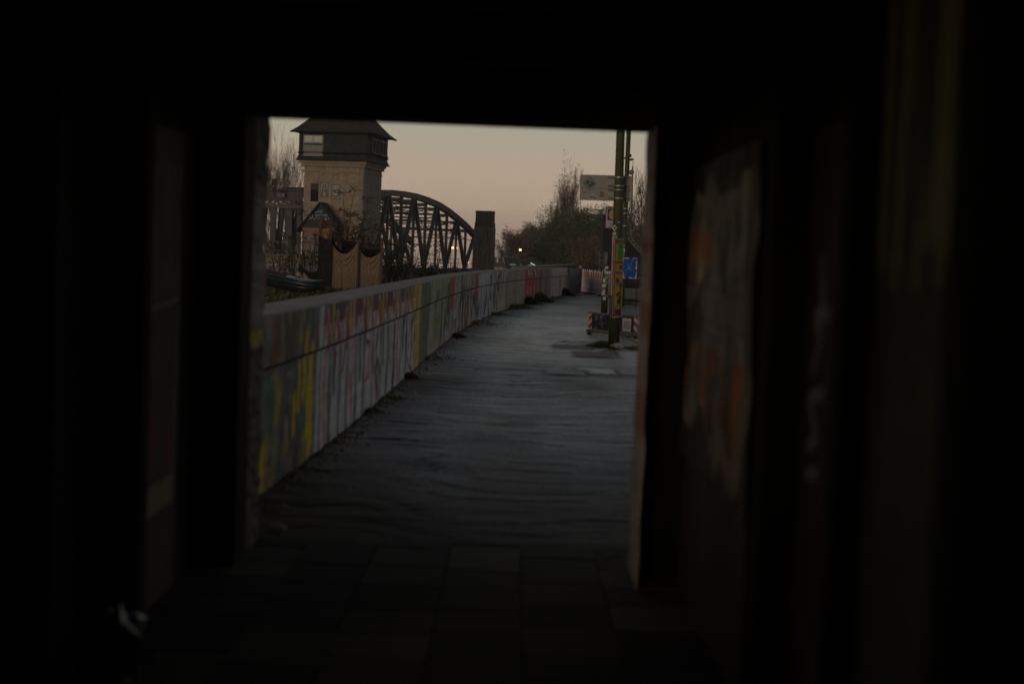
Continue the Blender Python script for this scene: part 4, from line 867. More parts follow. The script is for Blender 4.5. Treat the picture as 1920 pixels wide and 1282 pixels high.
# ================================================================== SIGN POLE AND ITS SIGNS
pb_ = gp(1150.5, 651); P1 = thing('sign_pole', 'thick green pole in the grass carrying the back of the large road sign', 'pole', (pb_.x, pb_.y, 0))
mb = MB(); mb.tube([(pb_.x - .010*z, pb_.y, z) for z in (-.05, 1.2, 1.22, 2.3, 3.3, 4.6, 6.2)], [.104, .100, .096, .090, .080, .073, .07], 20); mb.build('shaft', M_POLE, P1, smooth=True)
mb = MB(); mb.tube([(pb_.x, pb_.y, -.02), (pb_.x, pb_.y, .05)], [.125, .115], 20); mb.build('base_collar', M_POLE, P1, smooth=True)
sc_ = 26.3/2667
Ys = pb_.y + .17; c0 = at(1087.2, 374.5, Ys + .04); c1 = at(1182.5, 377.5, Ys - .02); c2 = at(1090, 328, Ys + .04); du = (c1 - c0); Wd = du.length; Hs = (c2 - c0).length
p = Paint(Wd, Hs, .0055, (.30, .275, .265)); p.noise(.06, 101, 8)
p.line([(0, Hs*.47), (Wd, Hs*.47)], .008, (.12, .10, .09), .8, .003)
cx_, cy_ = .185*Wd, .66*Hs
p.diamond(cx_, cy_, .135, (.07, .12, .17)); p.diamond(cx_, cy_, .118, (.15, .22, .27))
for (a, b, r1, r2) in ((0, .0, .085, .042), (-.03, .02, .04, .04), (.04, -.01, .045, .035), (0, -.04, .03, .045)): p.disc(cx_ + a, cy_ + b, r1, r2, (.04, .05, .05), .85)
p.disc(cx_, cy_ + .005, .018, .012, (.28, .26, .2)); p.line([(cx_ - .03, cy_ - .07), (cx_ + .02, cy_ - .10)], .012, (.2, .28, .33)); p.line([(cx_ - .06, cy_), (cx_ - .02, cy_ - .03)], .008, (.2, .24, .2))
p.rect(.055*Wd, .26*Hs, .115*Wd, .32*Hs, (.42, .08, .08)); p.rect(.06*Wd, .0, .13*Wd, .065*Hs, (.16, .05, .07)); p.rect(.07*Wd, .02*Hs, .12*Wd, .04*Hs, (.4, .35, .35))
p.rect(.165*Wd, .09*Hs, .30*Wd, .27*Hs, (.27, .31, .36)); p.line([(.2*Wd, .1*Hs), (.25*Wd, .15*Hs), (.3*Wd, .06*Hs)], .016, (.05, .06, .10)); p.disc(.25*Wd, .21*Hs, .02, .012, (.45, .45, .45))
p.rect(.395*Wd, .145*Hs, .465*Wd, .33*Hs, (.13, .045, .035)); p.disc(.43*Wd, .24*Hs, .018, .03, (.30, .15, .09)); p.line([(.46*Wd, .14*Hs), (.455*Wd, .12*Hs)], .02, (.3, .28, .26))
SGN = p.build('sign_panel', c0, du, (0, 0, 1), M('sign paint', rough=.45, ns=5, na=.1, bump=.03, attr=True), P1, back=(0, .004, 0))
mb = MB(); 
for z0 in (0, Hs): mb.bar(c0 + Vector((0, 0, z0)), c1 + Vector((0, 0, z0 + (0))), .012, .012)
mb.bar(c0, c0 + Vector((0, 0, Hs)), .012); mb.bar(c1, c1 + Vector((0, 0, Hs)), .012); mb.build('sign_rim', M_ALU, P1)
for y_ in (333, 348.7, 356.2, 371.8):
    q = at(1160, y_ + .5, Ys - .03); mb = MB(); mb.bar(q - Vector((.19, 0, -.0)), q + Vector((.19, 0, 0)), .03, .028); mb.build('bracket_rail', M_GREY, P1)
    z_ = at(1158, y_, pb_.y).z; mb = MB(); mb.tube([(pb_.x - .010*z_, pb_.y, z_ - .008), (pb_.x - .010*z_, pb_.y, z_ + .008)], .0875, 20); mb.build('steel_band', M_BAND, P1)
def sticker(par, px, py, Y, w_, h_, base, marks=(), rz=0, dia=False, name='sticker'):
    c = at(px, py, Y); n_ = max(4, int(w_/.008)); u = np.linspace(-1, 1, 14); v = np.linspace(-1, 1, 14); U_, V_ = np.meshgrid(u, v, indexing='ij')
    mb = MB(); d = .004
    if dia: pts = [(0, -h_/2), (w_/2, 0), (0, h_/2), (-w_/2, 0)]
    else: pts = [(-w_/2, -h_/2), (w_/2, -h_/2), (w_/2, h_/2), (-w_/2, h_/2)]
    mb.v = [(c.x + a, c.y, c.z + b) for a, b in pts] + [(c.x + a, c.y + d, c.z + b) for a, b in pts]
    mb.f = [(0, 1, 2, 3), (7, 6, 5, 4)] + [(i, i+4, (i+1) % 4 + 4, (i+1) % 4) for i in range(4)]
    o = mb.build(name, base, par)
    mb = MB(); mb.box((c.x, c.y - .003, c.z), (w_*.4, .003, h_*.35)); mb.build('print', M_GREY if not marks else marks, o)
    return o
M_STK = M('white sticker', (.70, .66, .61), .5, ns=9, na=.12, bump=0); M_STG = M('grey blue sticker', (.20, .23, .28), .5, ns=9, na=.3, bump=0)
yf = pb_.y - .101
sticker(P1, 1152.3, 427.5, yf, .085, .12, M_STK, M_BLK, dia=True); sticker(P1, 1152, 438, yf - .004, .06, .05, M_STK); sticker(P1, 1152.8, 446.5, yf - .008, .09, .07, M_STK); sticker(P1, 1160.5, 417, yf, .05, .04, M_GREY, M_STK)
tuft('grass_tuft', 'green grass tuft at the left foot of the sign pole', (pb_.x - .18, pb_.y + .05, 0), .26, .11, 1500, [(.12, .20, .03), (.15, .22, .04), (.08, .12, .03)], .07, None, 'grass', asp=.15, kind='stuff')
tuft('grass_tuft', 'yellowish grass patch right of the crumpled paper', (pb_.x + .42, pb_.y - .35, 0), .30, .06, 1200, [(.18, .17, .03), (.12, .14, .03), (.2, .14, .05)], .05, None, 'grass', asp=.15, kind='stuff')
c = gp(1158, 653); crumple('crumpled_paper', (c.x, c.y, .045), .075, M_PAPER, 'white crumpled paper lying at the foot of the sign pole', 'paper', 8, (1.5, 1, .6))
for (px, py, r_, lb) in ((893, 603, .06, 'small white paper scrap by the wall under the pale blue paint'), (521, 994, .035, 'small pale scrap on the paving near the left opening post'), (531, 950, .018, 'tiny pale scrap beside the wall base near the tunnel'), (854, 644, .035, 'small pale scrap below the first red stripe'), (877, 620, .04, 'grey wrapper in the leaves before the pale blue paint')):
    c = gp(px, py); crumple('litter_scrap', (c.x, c.y, r_*.5), r_, M_PAPER, lb, 'litter', int(px), (1.2, .8, .6))
c = gp(1142, 1045); tuft('weed_clump', 'small leafy weed at the edge of the slabs by the right opening post', (c.x, c.y, 0), .04, .02, 24, OLV, .03)

# poster board on the pole: white edge, red frame, yellow field, green note
PW, PH = .66, 1.43
e0 = at(1148.1, 596.5, 25.45); e1 = at(1165.6, 591.5, 25.95); dx_ = (e1 - e0); dx_.z = 0; k_ = dx_.length; lean = Vector((.012, 0, 0))
p = Paint(PW, PH, .011, (.50, .46, .44)); YL = (.75, .44, .012); RB = (.52, .03, .03)
p.rect(.03, .03, PW - .03, PH - .03, RB)
for z in np.arange(.05, PH - .04, .035): p.rect(.05, z, .075, z + .016, YL)
p.rect(.10, .16, PW, PH - .09, YL); p.rect(.10, .98, PW, 1.02, RB)
p.rect(.27, 1.04, .62, 1.36, (.02, .55, .06))
for z in (1.31, 1.27): p.line([(.34, z), (.54, z)], .014, (.01, .05, .01))
p.line([(.30, 1.14), (.30, 1.21), (.38, 1.21), (.38, 1.13), (.31, 1.13)], .02, (.01, .05, .01)); p.line([(.44, 1.17), (.5, 1.19)], .014, (.01, .05, .01)); p.line([(.31, 1.08), (.57, 1.08)], .014, (.01, .05, .01))
p.disc(.52, .91, .13, .04, (.03, .03, .03)); p.disc(.52, .91, .07, .018, (.3, .18, .03))
for i, cl in enumerate(((.35, .04, .03), (.08, .25, .05), (.35, .1, .02), (.04, .1, .3), (.4, .05, .04), (.1, .3, .06))): p.rect(.14 + i*.08, .79, .21 + i*.08, .84, cl)
p.disc(.27, .66, .12, .065, (.10, .02, .03)); p.disc(.29, .60, .12, .03, (.38, .25, .28)); p.disc(.52, .58, .1, .06, (.12, .025, .03))
p.disc(.42, .42, .13, .06, (.12, .05, .02)); p.disc(.5, .36, .12, .07, (.22, .03, .02)); p.disc(.40, .29, .12, .05, (.05, .05, .02)); p.disc(.26, .42, .05, .03, (.04, .08, .02))
p.line([(.12, .15), (.40, .26)], .03, (.10, .10, .25)); p.line([(.14, .13), (.45, .24)], .02, (.35, .3, .3)); p.line([(.52, .1), (.56, .28)], .05, (.36, .05, .05)); p.rect(.1, .1, .62, .15, (.30, .03, .03)); p.disc(.42, .10, .18, .045, (.03, .02, .035))
PB = thing('poster_board', 'tall narrow yellow and red poster board with a green note strapped to the sign pole', 'poster', e0)
p.u = p.u*(k_/PW); fl = p.build('front_board', e0, dx_, Vector((-.012, 0, 1)), M('poster print', rough=.6, spec=.15, ns=5, na=.12, bump=.04, attr=True), PB, back=(-.006, .006, 0))
q0 = e0 + Vector((-.035, .02, .015)); q1 = Vector((q0.x - .012, q0.y, q0.z + PH + .02)); mb = MB()
q2 = q0 + Vector((.075, .62, 0)); q3 = q1 + Vector((.075, .62, 0)); off_ = Vector((.008, 0, 0))
mb.v = [tuple(v) for v in (q0, q2, q3, q1, q0 + off_, q2 + off_, q3 + off_, q1 + off_)]; mb.f = [(3, 2, 1, 0), (4, 5, 6, 7), (0, 1, 5, 4), (1, 2, 6, 5), (2, 3, 7, 6), (3, 0, 4, 7)]; mb.build('rear_board', M('poster back board', (.40, .22, .12), .6, ns=4, na=.15, bump=.05), PB)
mb = MB(); mb.bar(q1 + Vector((.004, -.004, 0)), e0 + Vector((-.017, -.004, PH)), .02, .03); mb.bar(q0 + Vector((.0, -.006, .4)), q1 + Vector((.0, -.006, -.0)), .028, .008); mb.build('white_edge', M('pale board edge', (.42, .32, .27), .7, spec=.1, bump=0), PB)
for z in (.35, 1.1): mb = MB(); mb.tube([(pb_.x, pb_.y, z + .45), (pb_.x, pb_.y, z + .46)], .112, 20); mb.build('cable_tie', M_BLK, PB)

# second green pole, further back
c = at(1164.8, 573, 50); P2 = thing('lamp_pole', 'slimmer green pole with thin steel bands rising behind the sign pole', 'pole', (c.x, c.y, 0))
mb = MB(); mb.tube([(c.x, c.y, z) for z in (-.05, 1.5, 1.55, 4, 6, 9.5)], [.10, .10, .088, .084, .08, .07], 16); mb.build('shaft', M_POLE, P2, smooth=True)
for y_ in (391, 423.5, 400): z = at(1170, y_, 50).z; mb = MB(); mb.tube([(c.x, c.y, z - .012), (c.x, c.y, z + .012)], .092, 16); mb.build('steel_band', M_BAND, P2)
z = at(1172, 292, 50).z; mb = MB(); mb.box((c.x + .09, c.y - .02, z), (.08, .1, .10)); mb.build('junction_box', M_BLK, P2); mb = MB(); mb.box((c.x - .10, c.y - .02, z - .09), (.04, .06, .07)); mb.build('clip', M_POLE, P2)
for i, y_ in enumerate((460, 469, 477, 486)): sticker(P2, 1168.2 - i*.2, y_, c.y - .12, .13, .12, (M_STK, M_STK, M_STG, M_STK)[i], (M_GREY, M_BLK, M_BLK, M_GREY)[i], dia=(i == 0))
# short post covered in stickers
c = gp(1132.5, 588); P3 = thing('sticker_post', 'short green post wrapped in torn white stickers in front of the red and white barrier', 'post', (c.x, c.y, 0))
mb = MB(); mb.tube([(c.x, c.y, -.05), (c.x, c.y, .55), (c.x, c.y, 1.42)], [.10, .095, .09], 14); mb.build('shaft', M_POLE, P3, smooth=True)
mb = MB(); mb.tube([(c.x, c.y, 1.42), (c.x, c.y, 1.80)], .045, 10); mb.build('top_tube', M_GREY, P3, smooth=True)
for i in range(13): z = 1.35 - i*.075; mb = MB(); a = random.uniform(-.7, .7); mb.box((c.x + math.sin(a)*.088, c.y - math.cos(a)*.098, z), (random.uniform(.07, .13), .006, random.uniform(.06, .12)), rz=a); mb.build('sticker', [M_STK, M_STG, M_STK, M_GREY, M_ALU][i % 5], P3)
# camera mast and dish
c = at(1180, 520, 88); MS = thing('camera_mast', 'thin grey mast with a small camera and round dish right of the poles', 'mast', (c.x, c.y, -.2))
mt0 = at(1186.5, 312, 88); mb = MB(); mb.tube([(c.x + .05, c.y, -.3), (mt0.x, mt0.y, mt0.z)], [.075, .045], 8); mb.build('shaft', M_GREY, MS); 
mb = MB(); mb.tube([mt0, mt0 + Vector((0, 0, .35))], .015, 6); mb.box(mt0 + Vector((-.07, 0, .42)), (.22, .14, .10)); mb.ball(mt0 + Vector((-.13, 0, .40)), .08, 5); mb.build('camera_head', M_BLK, MS)
q = at(1184, 323.5, 87.9); mb = MB(); mb.tube([q + Vector((0, -.04, 0)), q + Vector((0, .04, 0))], [.17, .15], 12); mb.build('dish', M_GREY, MS)

# striped low barrier behind the sign pole
a = gp(1103, 624.5); b = gp(1193.5, 632.5); L = (b-a).length; d_ = (b-a).normalized(); LB = thing('low_barrier', 'low barrier board with striped red and white ends behind the sign pole', 'barrier', a)
p = Paint(L, .33, .007, (.045, .045, .06)); p.noise(.4, 121, 14)
for i in range(26): u, z = RNG.uniform(.15, .6), RNG.uniform(.04, .28); p.line([(u, z), (u + RNG.normal()*.05, z + RNG.normal()*.04)], .022, [(.14, .34, .36), (.26, .14, .30), (.40, .40, .44), (.02, .02, .02), (.06, .14, .26)][i % 5], .75, .01)
p.rect(L*.70, .02, L*.88, .29, (.62, .57, .56)); p.rect(L*.73, .07, L*.85, .23, (.36, .36, .40)); p.disc(.77, .29, .04, .02, (.3, .27, .27))
for (u0, u1) in ((0, .09), (L - .09, L)):
    t = (p.v + (p.u - u0)*.8*(1 if u0 > .2 else -1)) / .085; st = (np.floor(t).astype(int) % 2 == 0); msk = (p.u >= u0)*(p.u <= u1); p._mix(msk*1.0, (.70, .64, .61)); p._mix(msk*st*1.0, (.60, .03, .035))
p.build('board', a + Vector((0, 0, .09)), d_, (0, 0, 1), M('barrier print', rough=.6, spec=.2, ns=5, na=.12, bump=.04, attr=True), LB, back=(0, .03, 0))
mb = MB(); mb.bar(a + Vector((0, .015, .436)), b + Vector((0, .015, .436)), .05, .03); mb.build('top_rail', M_GREY, LB)
for q in (a + d_*.03, b - d_*.03): mb = MB(); mb.box(q + Vector((0, .05, .0)), (.07, .42, .05)); mb.build('foot', M_BLACKR, LB); 
for q in (a + d_*.03, b - d_*.03): mb = MB(); mb.box(q + Vector((0, .05, .24)), (.03, .03, .44)); mb.build('leg', M_GREY, LB)
mb = MB(); mb.bar(a + Vector((0, .16, .04)), b + Vector((0, .16, .04)), .12, .07); mb.build('ballast_bar', M_CONC, LB)

# red and white barrier fence panels closing the path
def fence_panel(pa, pb2, label):
    pa, pb2 = Vector(pa), Vector(pb2); L = (pb2 - pa).length; d = (pb2-pa)/L; F_ = thing('barrier_fence', label, 'barrier', pa, 'barrier fence panels across the path')
    mb = MB()
    for z in (.07, .30, .68, 1.0): mb.bar(pa + Vector((0, 0, z)), pb2 + Vector((0, 0, z)), .04, .035)
    for u in (0.02, L - .02): mb.bar(pa + d*u + Vector((0, 0, .0)), pa + d*u + Vector((0, 0, 1.05)), .045, .05)
    mb.build('frame', M_WHITE, F_)
    p = Paint(L - .06, .30, .03, (.80, .73, .69)); sw = L/11
    for i in range(11):
        if i % 2 == 0: p.rect(i*sw, -1, (i+1)*sw, 1, (.62, .03, .035))
    p.build('striped_board', pa + d*.03 + Vector((0, 0, .69)), d, (0, 0, 1), MATS['barrier print'], F_, back=(0, .02, 0))
    p = Paint(L - .06, .17, .03, (.80, .73, .69))
    for i in range(11):
        if i % 2 == 0: p.rect(i*sw, .02, (i+.8)*sw, .14, (.62, .03, .035))
    p.build('lower_board', pa + d*.03 + Vector((0, 0, .095)), d, (0, 0, 1), MATS['barrier print'], F_, back=(0, .02, 0))
    p = Paint(L - .06, .36, .014, (.72, .65, .61)); hole = (np.abs(((p.u*1.0 + p.v*.5)/.09) % 1 - .5) < .2)*(((p.v - .02)/.085) % 1 < .72)*(p.v > .03)*(p.v < .34); p._mix(hole*.8, (.10, .09, .08))
    p.build('mesh_infill', pa + d*.03 + Vector((0, .005, .31)), d, (0, 0, 1), MATS['barrier print'], F_, back=(0, .015, 0))
    for u in (.1, .35, .6, .9): mb = MB(); mb.box(pa + d*L*u + Vector((0, 0, 1.05)), (.05, .05, .09)); mb.build('top_peg', M_WHITE, F_)
    mb = MB(); mb.box(pa + d*.1 + Vector((0, 0, -.0)), (.35, .8, .09), rz=.3); mb.build('rubber_foot', M_BLACKR, F_, bevel=.01)
fence_panel(gp(1090.8, 548.3), gp(1105, 550.6), 'short leftmost red and white barrier fence panel beside the hoarding'); fence_panel(gp(1105.6, 550.8), gp(1131, 554.2), 'red and white barrier fence panel left of the sticker post'); fence_panel(gp(1131.8, 554.4), gp(1156, 557.5), 'red and white barrier fence panel partly hidden by the poster board')
# blue painted sign board on two legs
a = gp(1162, 575.5); b = gp(1191.5, 576.5); d_ = (b-a).normalized(); L = (b-a).length; SB = thing('sign_board', 'white board smeared with blue paint on thin rusty legs right of the poster', 'sign', a)
p = Paint(L - .02, .70, .010, (.62, .60, .60))
for i in range(34): u = RNG.uniform(.06, L - .1); z = RNG.uniform(.06, .62); p.line([(u, z), (u + RNG.normal()*.05, z + RNG.normal()*.12)], .10, (.02, .09, .42), 1, .03)
p.rect(.05, .06, L - .12, .60, (.02, .09, .40), .9, .04)
for i in range(7): u = RNG.uniform(.12, L - .1); z = RNG.uniform(.1, .5); p.line([(u, z), (u + .02, z + .06)], .016, (.40, .42, .48), .9, .01)
p.build('panel', a + Vector((0, -.02, .97)) + d_*.01, d_, (0, 0, 1), MATS['poster print'], SB, back=(0, .012, 0))
M_RUST = M('rusty frame', (.07, .028, .022), .8, ns=8, na=.3, bump=.2)
mb = MB(); mb.bar(a + Vector((0, 0, .955)), b + Vector((0, 0, .955)), .03); mb.bar(a + Vector((0, 0, 1.69)), b + Vector((0, 0, 1.69)), .03); mb.build('frame', M_RUST, SB)
for q in (a, b): mb = MB(); mb.bar(q + Vector((0, 0, -.05)), q + Vector((0, 0, 1.72)), .04, .04, up=(1, 0, 0)); mb.build('leg', M_RUST, SB)
c = gp(1180, 572); tuft('grass_tuft', 'dull grass under the blue painted sign board', (c.x - .1, c.y + .3, 0), .5, .09, 700, OLV + GRN, .08, None, 'grass', asp=.15, kind='stuff')
# concrete block, beacons, car beyond
c = gp(1180, 566); CB = thing('concrete_block', 'long grey concrete barrier block behind the blue painted sign board', 'barrier', c)
mb = MB(); mb.box(c + Vector((.0, .3, .30)), (1.05, .45, .42)); mb.build('block', M('pale concrete', (.17, .165, .15), .85, ns=4, na=.2, bump=.3), CB, bevel=.03); mb = MB(); mb.box(c + Vector((0, .3, .045)), (1.1, .5, .09)); mb.build('base', M_BLK, CB)
for (px, py, lb) in ((1169, 563, 'red and white striped warning plate left of the concrete block'), (1199.5, 561.5, 'red and white striped warning plate right of the rusty leg')):
    c = gp(px, py); WPL = thing('warning_plate', lb, 'sign', c, 'striped warning plates'); p = Paint(.18, .38, .008, (.5, .46, .44)); st = (np.floor((p.v + p.u*.9)/.09).astype(int) % 2 == 0); p._mix(st*1.0, (.42, .03, .035)); p.build('plate', c + Vector((-.09, 0, .08)), (1, 0, 0), (0, 0, 1), MATS['barrier print'], WPL, back=(0, .015, 0))
    mb = MB(); mb.box(c + Vector((0, .03, .04)), (.26, .3, .08)); mb.build('foot', M_BLACKR, WPL)
# parked car seen end-on, mostly hidden
cc0 = at(1183, 560, 63); cc0.z = -.02; CA = thing('parked_car', 'dark car with lit headlamps facing the path behind the concrete block', 'car', cc0)
prof = [(-1.9, .35, .35, .80), (-1.85, .3, .75, .84), (-.9, .28, .92, .87), (-.35, .28, 1.38, .70), (.6, .28, 1.46, .70), (1.5, .3, 1.40, .70), (1.95, .32, .98, .84), (2.05, .4, .6, .80)]
PP = []
for (yy, zb_, zt, hw) in prof:
    row = []
    for (fx_, fz_) in ((-.95, 0), (-1, .12), (-1.0, .35), (-.97, .55), (-.85, .78), (-.7, .96), (-.45, 1), (0, 1.0), (.45, 1), (.7, .96), (.85, .78), (.97, .55), (1.0, .35), (1, .12), (.95, 0)):
        row.append((cc0.x + (.87 if fz_ < .6 else hw)*fx_, cc0.y + 1.9 + yy, zb_ + (zt - zb_)*fz_))
    PP.append(row)
PP = np.array(PP); M_CAR = M('dark car paint', (.03, .035, .045), .25, ns=3, na=.1, bump=0); body = grid_mesh('body', PP, None, M_CAR, CA, smooth=False, back=(0, 0, -.005))
mb = MB(); mb.poly([(cc0.x + a*.87*.95, cc0.y + .0 + .002, z) for a, z in ((-1, .35), (1, .35), (1, .62), (.85, .66), (-.85, .66), (-1, .62))][::1]); mb.build('front_panel', M_CAR, CA)
mb = MB(); mb.v = [(cc0.x - .60, cc0.y + 1.02, .965), (cc0.x + .60, cc0.y + 1.02, .965), (cc0.x + .52, cc0.y + 1.52, 1.385), (cc0.x - .52, cc0.y + 1.52, 1.385)]; mb.f = [(0, 1, 2, 3)]; mb.build('windscreen', M_GLASS, CA)
for sx_ in (-.62, .62): mb = MB(); mb.ball((cc0.x + sx_, cc0.y + .0, .64), .09, 6, (1.5, .6, .8)); mb.build('headlight', M_LAMPW, CA)
for sx_ in (-.8, .8):
    for yy in (.75, 3.2): mb = MB(); mb.tube([(cc0.x + sx_ - .1, cc0.y + yy, .30), (cc0.x + sx_ + .1, cc0.y + yy, .30)], .31, 16); wh = mb.build('wheel', M_BLACKR, CA); mb = MB(); mb.tube([(cc0.x + sx_ - .105, cc0.y + yy, .30), (cc0.x + sx_ + .105, cc0.y + yy, .30)], .19, 12); mb.build('rim', M_GREY, wh)

# dark clad stair building on the right, with shop sign and lamp
ST = thing('stair_building', 'dark corrugated stair building with a sloping roof line at the right edge of the opening', 'building', at(1165, 520, 76))
def prism(mb, outline, y0, y1):
    n_ = len(outline); b = len(mb.v); mb.v += [(x, y0, z) for x, z in outline] + [(x, y1, z) for x, z in outline]
    mb.f.append(tuple(b + i for i in range(n_))); mb.f.append(tuple(b + n_ + i for i in reversed(range(n_))))
    for i in range(n_): mb.f.append((b + i, b + n_ + i, b + n_ + (i+1) % n_, b + (i+1) % n_))
    return mb
def xz(px, py, Y): v = at(px, py, Y); return (v.x, v.z)
mb = MB(); prism(mb, [(xz(1131, 500, 76)[0], -.1), (xz(1149, 500, 76)[0], -.1), xz(1149, 404, 76), xz(1131.5, 403, 76)], 76, 78.2); mb.build('column', M('dark timber cladding', (.022, .018, .017), .8, ns=3, na=.3, bump=.3), ST)
mb = MB(); prism(mb, [(xz(1149.1, 500, 76)[0], -.1), (xz(1226, 500, 76)[0], -.1), xz(1226, 503, 76), xz(1172, 446, 76), xz(1149.1, 446, 76)], 76.1, 78); mb.build('stair_wall', M_CORR, ST)
mb = MB(); prism(mb, [xz(1160, 428, 75.9), xz(1170, 430, 75.9), xz(1228, 497, 75.9), xz(1228, 506, 75.9), xz(1170, 441, 75.9), xz(1160, 440, 75.9)], 75.85, 76.09); mb.build('parapet', M_GREY, ST)
for i in range(26): x = 1151 + i*2.6; v = at(x, 505, 76.05); zt = at(x, 448 + max(0, x - 1172)*1.06, 76).z; mb = MB(); mb.box((v.x, 76.07, (zt - .1)/2), (.035, .05, max(.2, zt + .08))); mb.build('cladding_rib', M('cladding rib', (.035, .034, .033), .7, ns=3, na=.2, bump=0), ST)
for i in range(9): x = 1172 + i*5.2; v = at(x, 437 + i*5.9, 75.8); mb = MB(); mb.box((v.x, 75.82, v.z), (.07, .04, .12)); mb.build('bracket', M_CORR, ST)
mb = MB(); mb.tube([at(1130, 408, 75.6), at(1118, 404.5, 75.4), at(1110, 402, 75.3)], .035, 6); mb.box(at(1107, 401.5, 75.2), (.55, .2, .08), rot=Matrix.Rotation(R(8), 3, 'Y')); 
LA = mb.build('wall_lamp', M_GREY, ST)
sp_ = at(1135.5, 427, 74.5); sq = at(1135.5, 386.5, 74.5); SW, SH = .98, 1.12; SS = thing('shop_sign', 'framed advertising sign with a yellow disc on blue half hidden by the sign pole', 'sign', (sp_.x, 74.5, -.1))
o0 = sp_ + Vector((-.04, 0, -.05)); mb = MB(); mb.box(o0 + Vector((SW/2, .06, SH/2)), (SW, .1, SH)); fr0 = mb.build('frame', M_DKRED, SS)
mb = MB(); mb.box(o0 + Vector((SW/2, .005, SH/2)), (SW - .10, .012, SH - .10)); mb.build('white_face', M('sign white face', (.50, .47, .46), .5, ns=4, na=.06, bump=0), SS)
mb = MB(); mb.box(o0 + Vector((SW/2, -.006, SH*.66)), (SW - .22, .010, SH*.55)); bl = mb.build('blue_field', M_BLUE, SS)
mb = MB(); cyc = o0 + Vector((SW/2 - .02, -.013, SH*.66)); mb.tube([cyc, cyc + Vector((0, .006, 0))], .285, 28); mb.build('yellow_disc', M_YEL, bl)
text('lettering', 'L', .20, cyc + Vector((-.15, -.002, -.07)), (1, 0, 0), (0, 0, 1), M_BLUE, bl); text('lettering', 'i', .22, cyc + Vector((-.06, -.002, -.08)), (1, 0, 0), (0, 0, 1), M_SRED, bl); text('lettering', 'DL', .20, cyc + Vector((.11, -.002, -.07)), (1, 0, 0), (0, 0, 1), M_BLUE, bl)
text('lettering', 'Liebe Kunden', .10, o0 + Vector((SW/2 - .0, -.004, .28)), (1, 0, 0), (0, 0, 1), M('pale blue print', (.2, .24, .36), .5, bump=0, na=0), SS); text('lettering', 'Parkplatz', .12, o0 + Vector((SW/2, -.004, .18)), (1, 0, 0), (0, 0, 1), M_BLK, SS); text('lettering', 'dem Eingang', .12, o0 + Vector((SW/2, -.004, .08)), (1, 0, 0), (0, 0, 1), M_BLK, SS)
mb = MB(); mb.bar((o0.x + .62, 74.62, -.1), (o0.x + .62, 74.62, o0.z + .02), .12, .12, up=(1, 0, 0)); mb.build('post', M_BLK, SS)
LD = thing('ladder', 'narrow grey ladder leaning on the dark column left of the shop sign', 'ladder', at(1128, 520, 73.5))
for x in (1124, 1132): a = at(x - .6, 512, 73.4); b = at(x + (1 if x > 1128 else 0), 470, 75.4); a.z = -.1; mb = MB(); mb.bar(a, b, .045, .03); mb.build('rail', M_GREY, LD)
for i in range(6): t = .2 + i*.14; mb = MB(); a = at(1123.5, 512, 73.4); a.z = -.1; b = at(1124, 470, 75.4); c_ = at(1131.5, 512, 73.4); c_.z = -.1; e_ = at(1133, 470, 75.4); mb.bar(a.lerp(b, t), c_.lerp(e_, t), .03, .03); mb.build('rung', M_GREY, LD)
a = at(1084, 503, 82); b = at(1131, 495, 80); SF = thing('dark_hoarding', 'black board fence behind the red and white barrier panels', 'fence', a); mb = MB()
prism(mb, [(a.x, -.2), (b.x, -.2), (b.x, b.z), (a.x, a.z)], 80.5, 80.6); mb.build('panel', M_BLK, SF)
for t in (0, .33, .66, 1): q = a.lerp(b, t); mb = MB(); mb.box((q.x, 80.7, (q.z - .2)/2), (.1, .1, q.z + .25)); mb.build('post', M_BLK, SF)
# low jetty roof, lamps, boats, houses beyond the wall
a = at(974, 502.5, 70); b = at(1070, 497.8, 78); CN = thing('canopy_roof', 'long low grey flat roof edge just above the far end of the graffiti wall', 'shelter', Vector((a.x, a.y, -.1)))
mb = MB(); mb.bar(a, b, .9, .12); mb.build('roof_slab', M('pale grey roof', (.20, .195, .19), .7, ns=3, na=.15, bump=.1), CN)
mb = MB(); mb.bar(a + Vector((.2, .4, -.25)), b + Vector((0, .4, -.25)), .1, .3); mb.build('fascia', M_BLK, CN)
for t in np.linspace(.03, .97, 7): q = a.lerp(b, t); mb = MB(); mb.bar((q.x, q.y, -.1), (q.x, q.y, q.z - .06), .1, .1, up=(1, 0, 0)); mb.build('post', M_GREY, CN)
def street_lamp(px, py, Y, label, r_=.11):
    h_ = at(px, py, Y); g_ = gz(Y); S = thing('street_lamp', label, 'street lamp', (h_.x, Y, g_), 'lit street lamps'); mb = MB(); mb.tube([(h_.x - r_*2, Y, g_), (h_.x - r_*2, Y, h_.z + .1)], [r_*.9, r_*.6], 8); mb.build('pole', M_GREY, S)
    mb = MB(); mb.bar((h_.x - r_*2, Y, h_.z + .25), (h_.x + r_*1.6, Y, h_.z + .25), .12*r_*9, .10*r_*9); mb.build('lamp_head', M_BLK, S); mb = MB(); mb.ball((h_.x, Y, h_.z), r_*1.9, 6, (1.2, 1, .7)); mb.build('bulb', M_LAMP, S)
street_lamp(975.5, 468.5, 188, 'lit orange street lamp on a slim pole in front of the bushy trees', .075); street_lamp(848.2, 464.5, 300, 'left one of the two lit lamps seen through the bridge truss', .12); street_lamp(855.2, 464.8, 300, 'right one of the two lit lamps seen through the bridge truss', .12)
q = at(876.5, 492, 170); LS = thing('lit_sign', 'small glowing pale sign between the last truss bay and the pylon', 'sign', (q.x, q.y, gz(170))); mb = MB(); mb.box(q, (.32, .08, .26)); mb.build('panel', M_LAMPW, LS); mb = MB(); mb.bar((q.x, q.y + .1, gz(170)), q + Vector((0, .1, 0)), .07, .07, up=(1, 0, 0)); mb.build('post', M_BLK, LS)
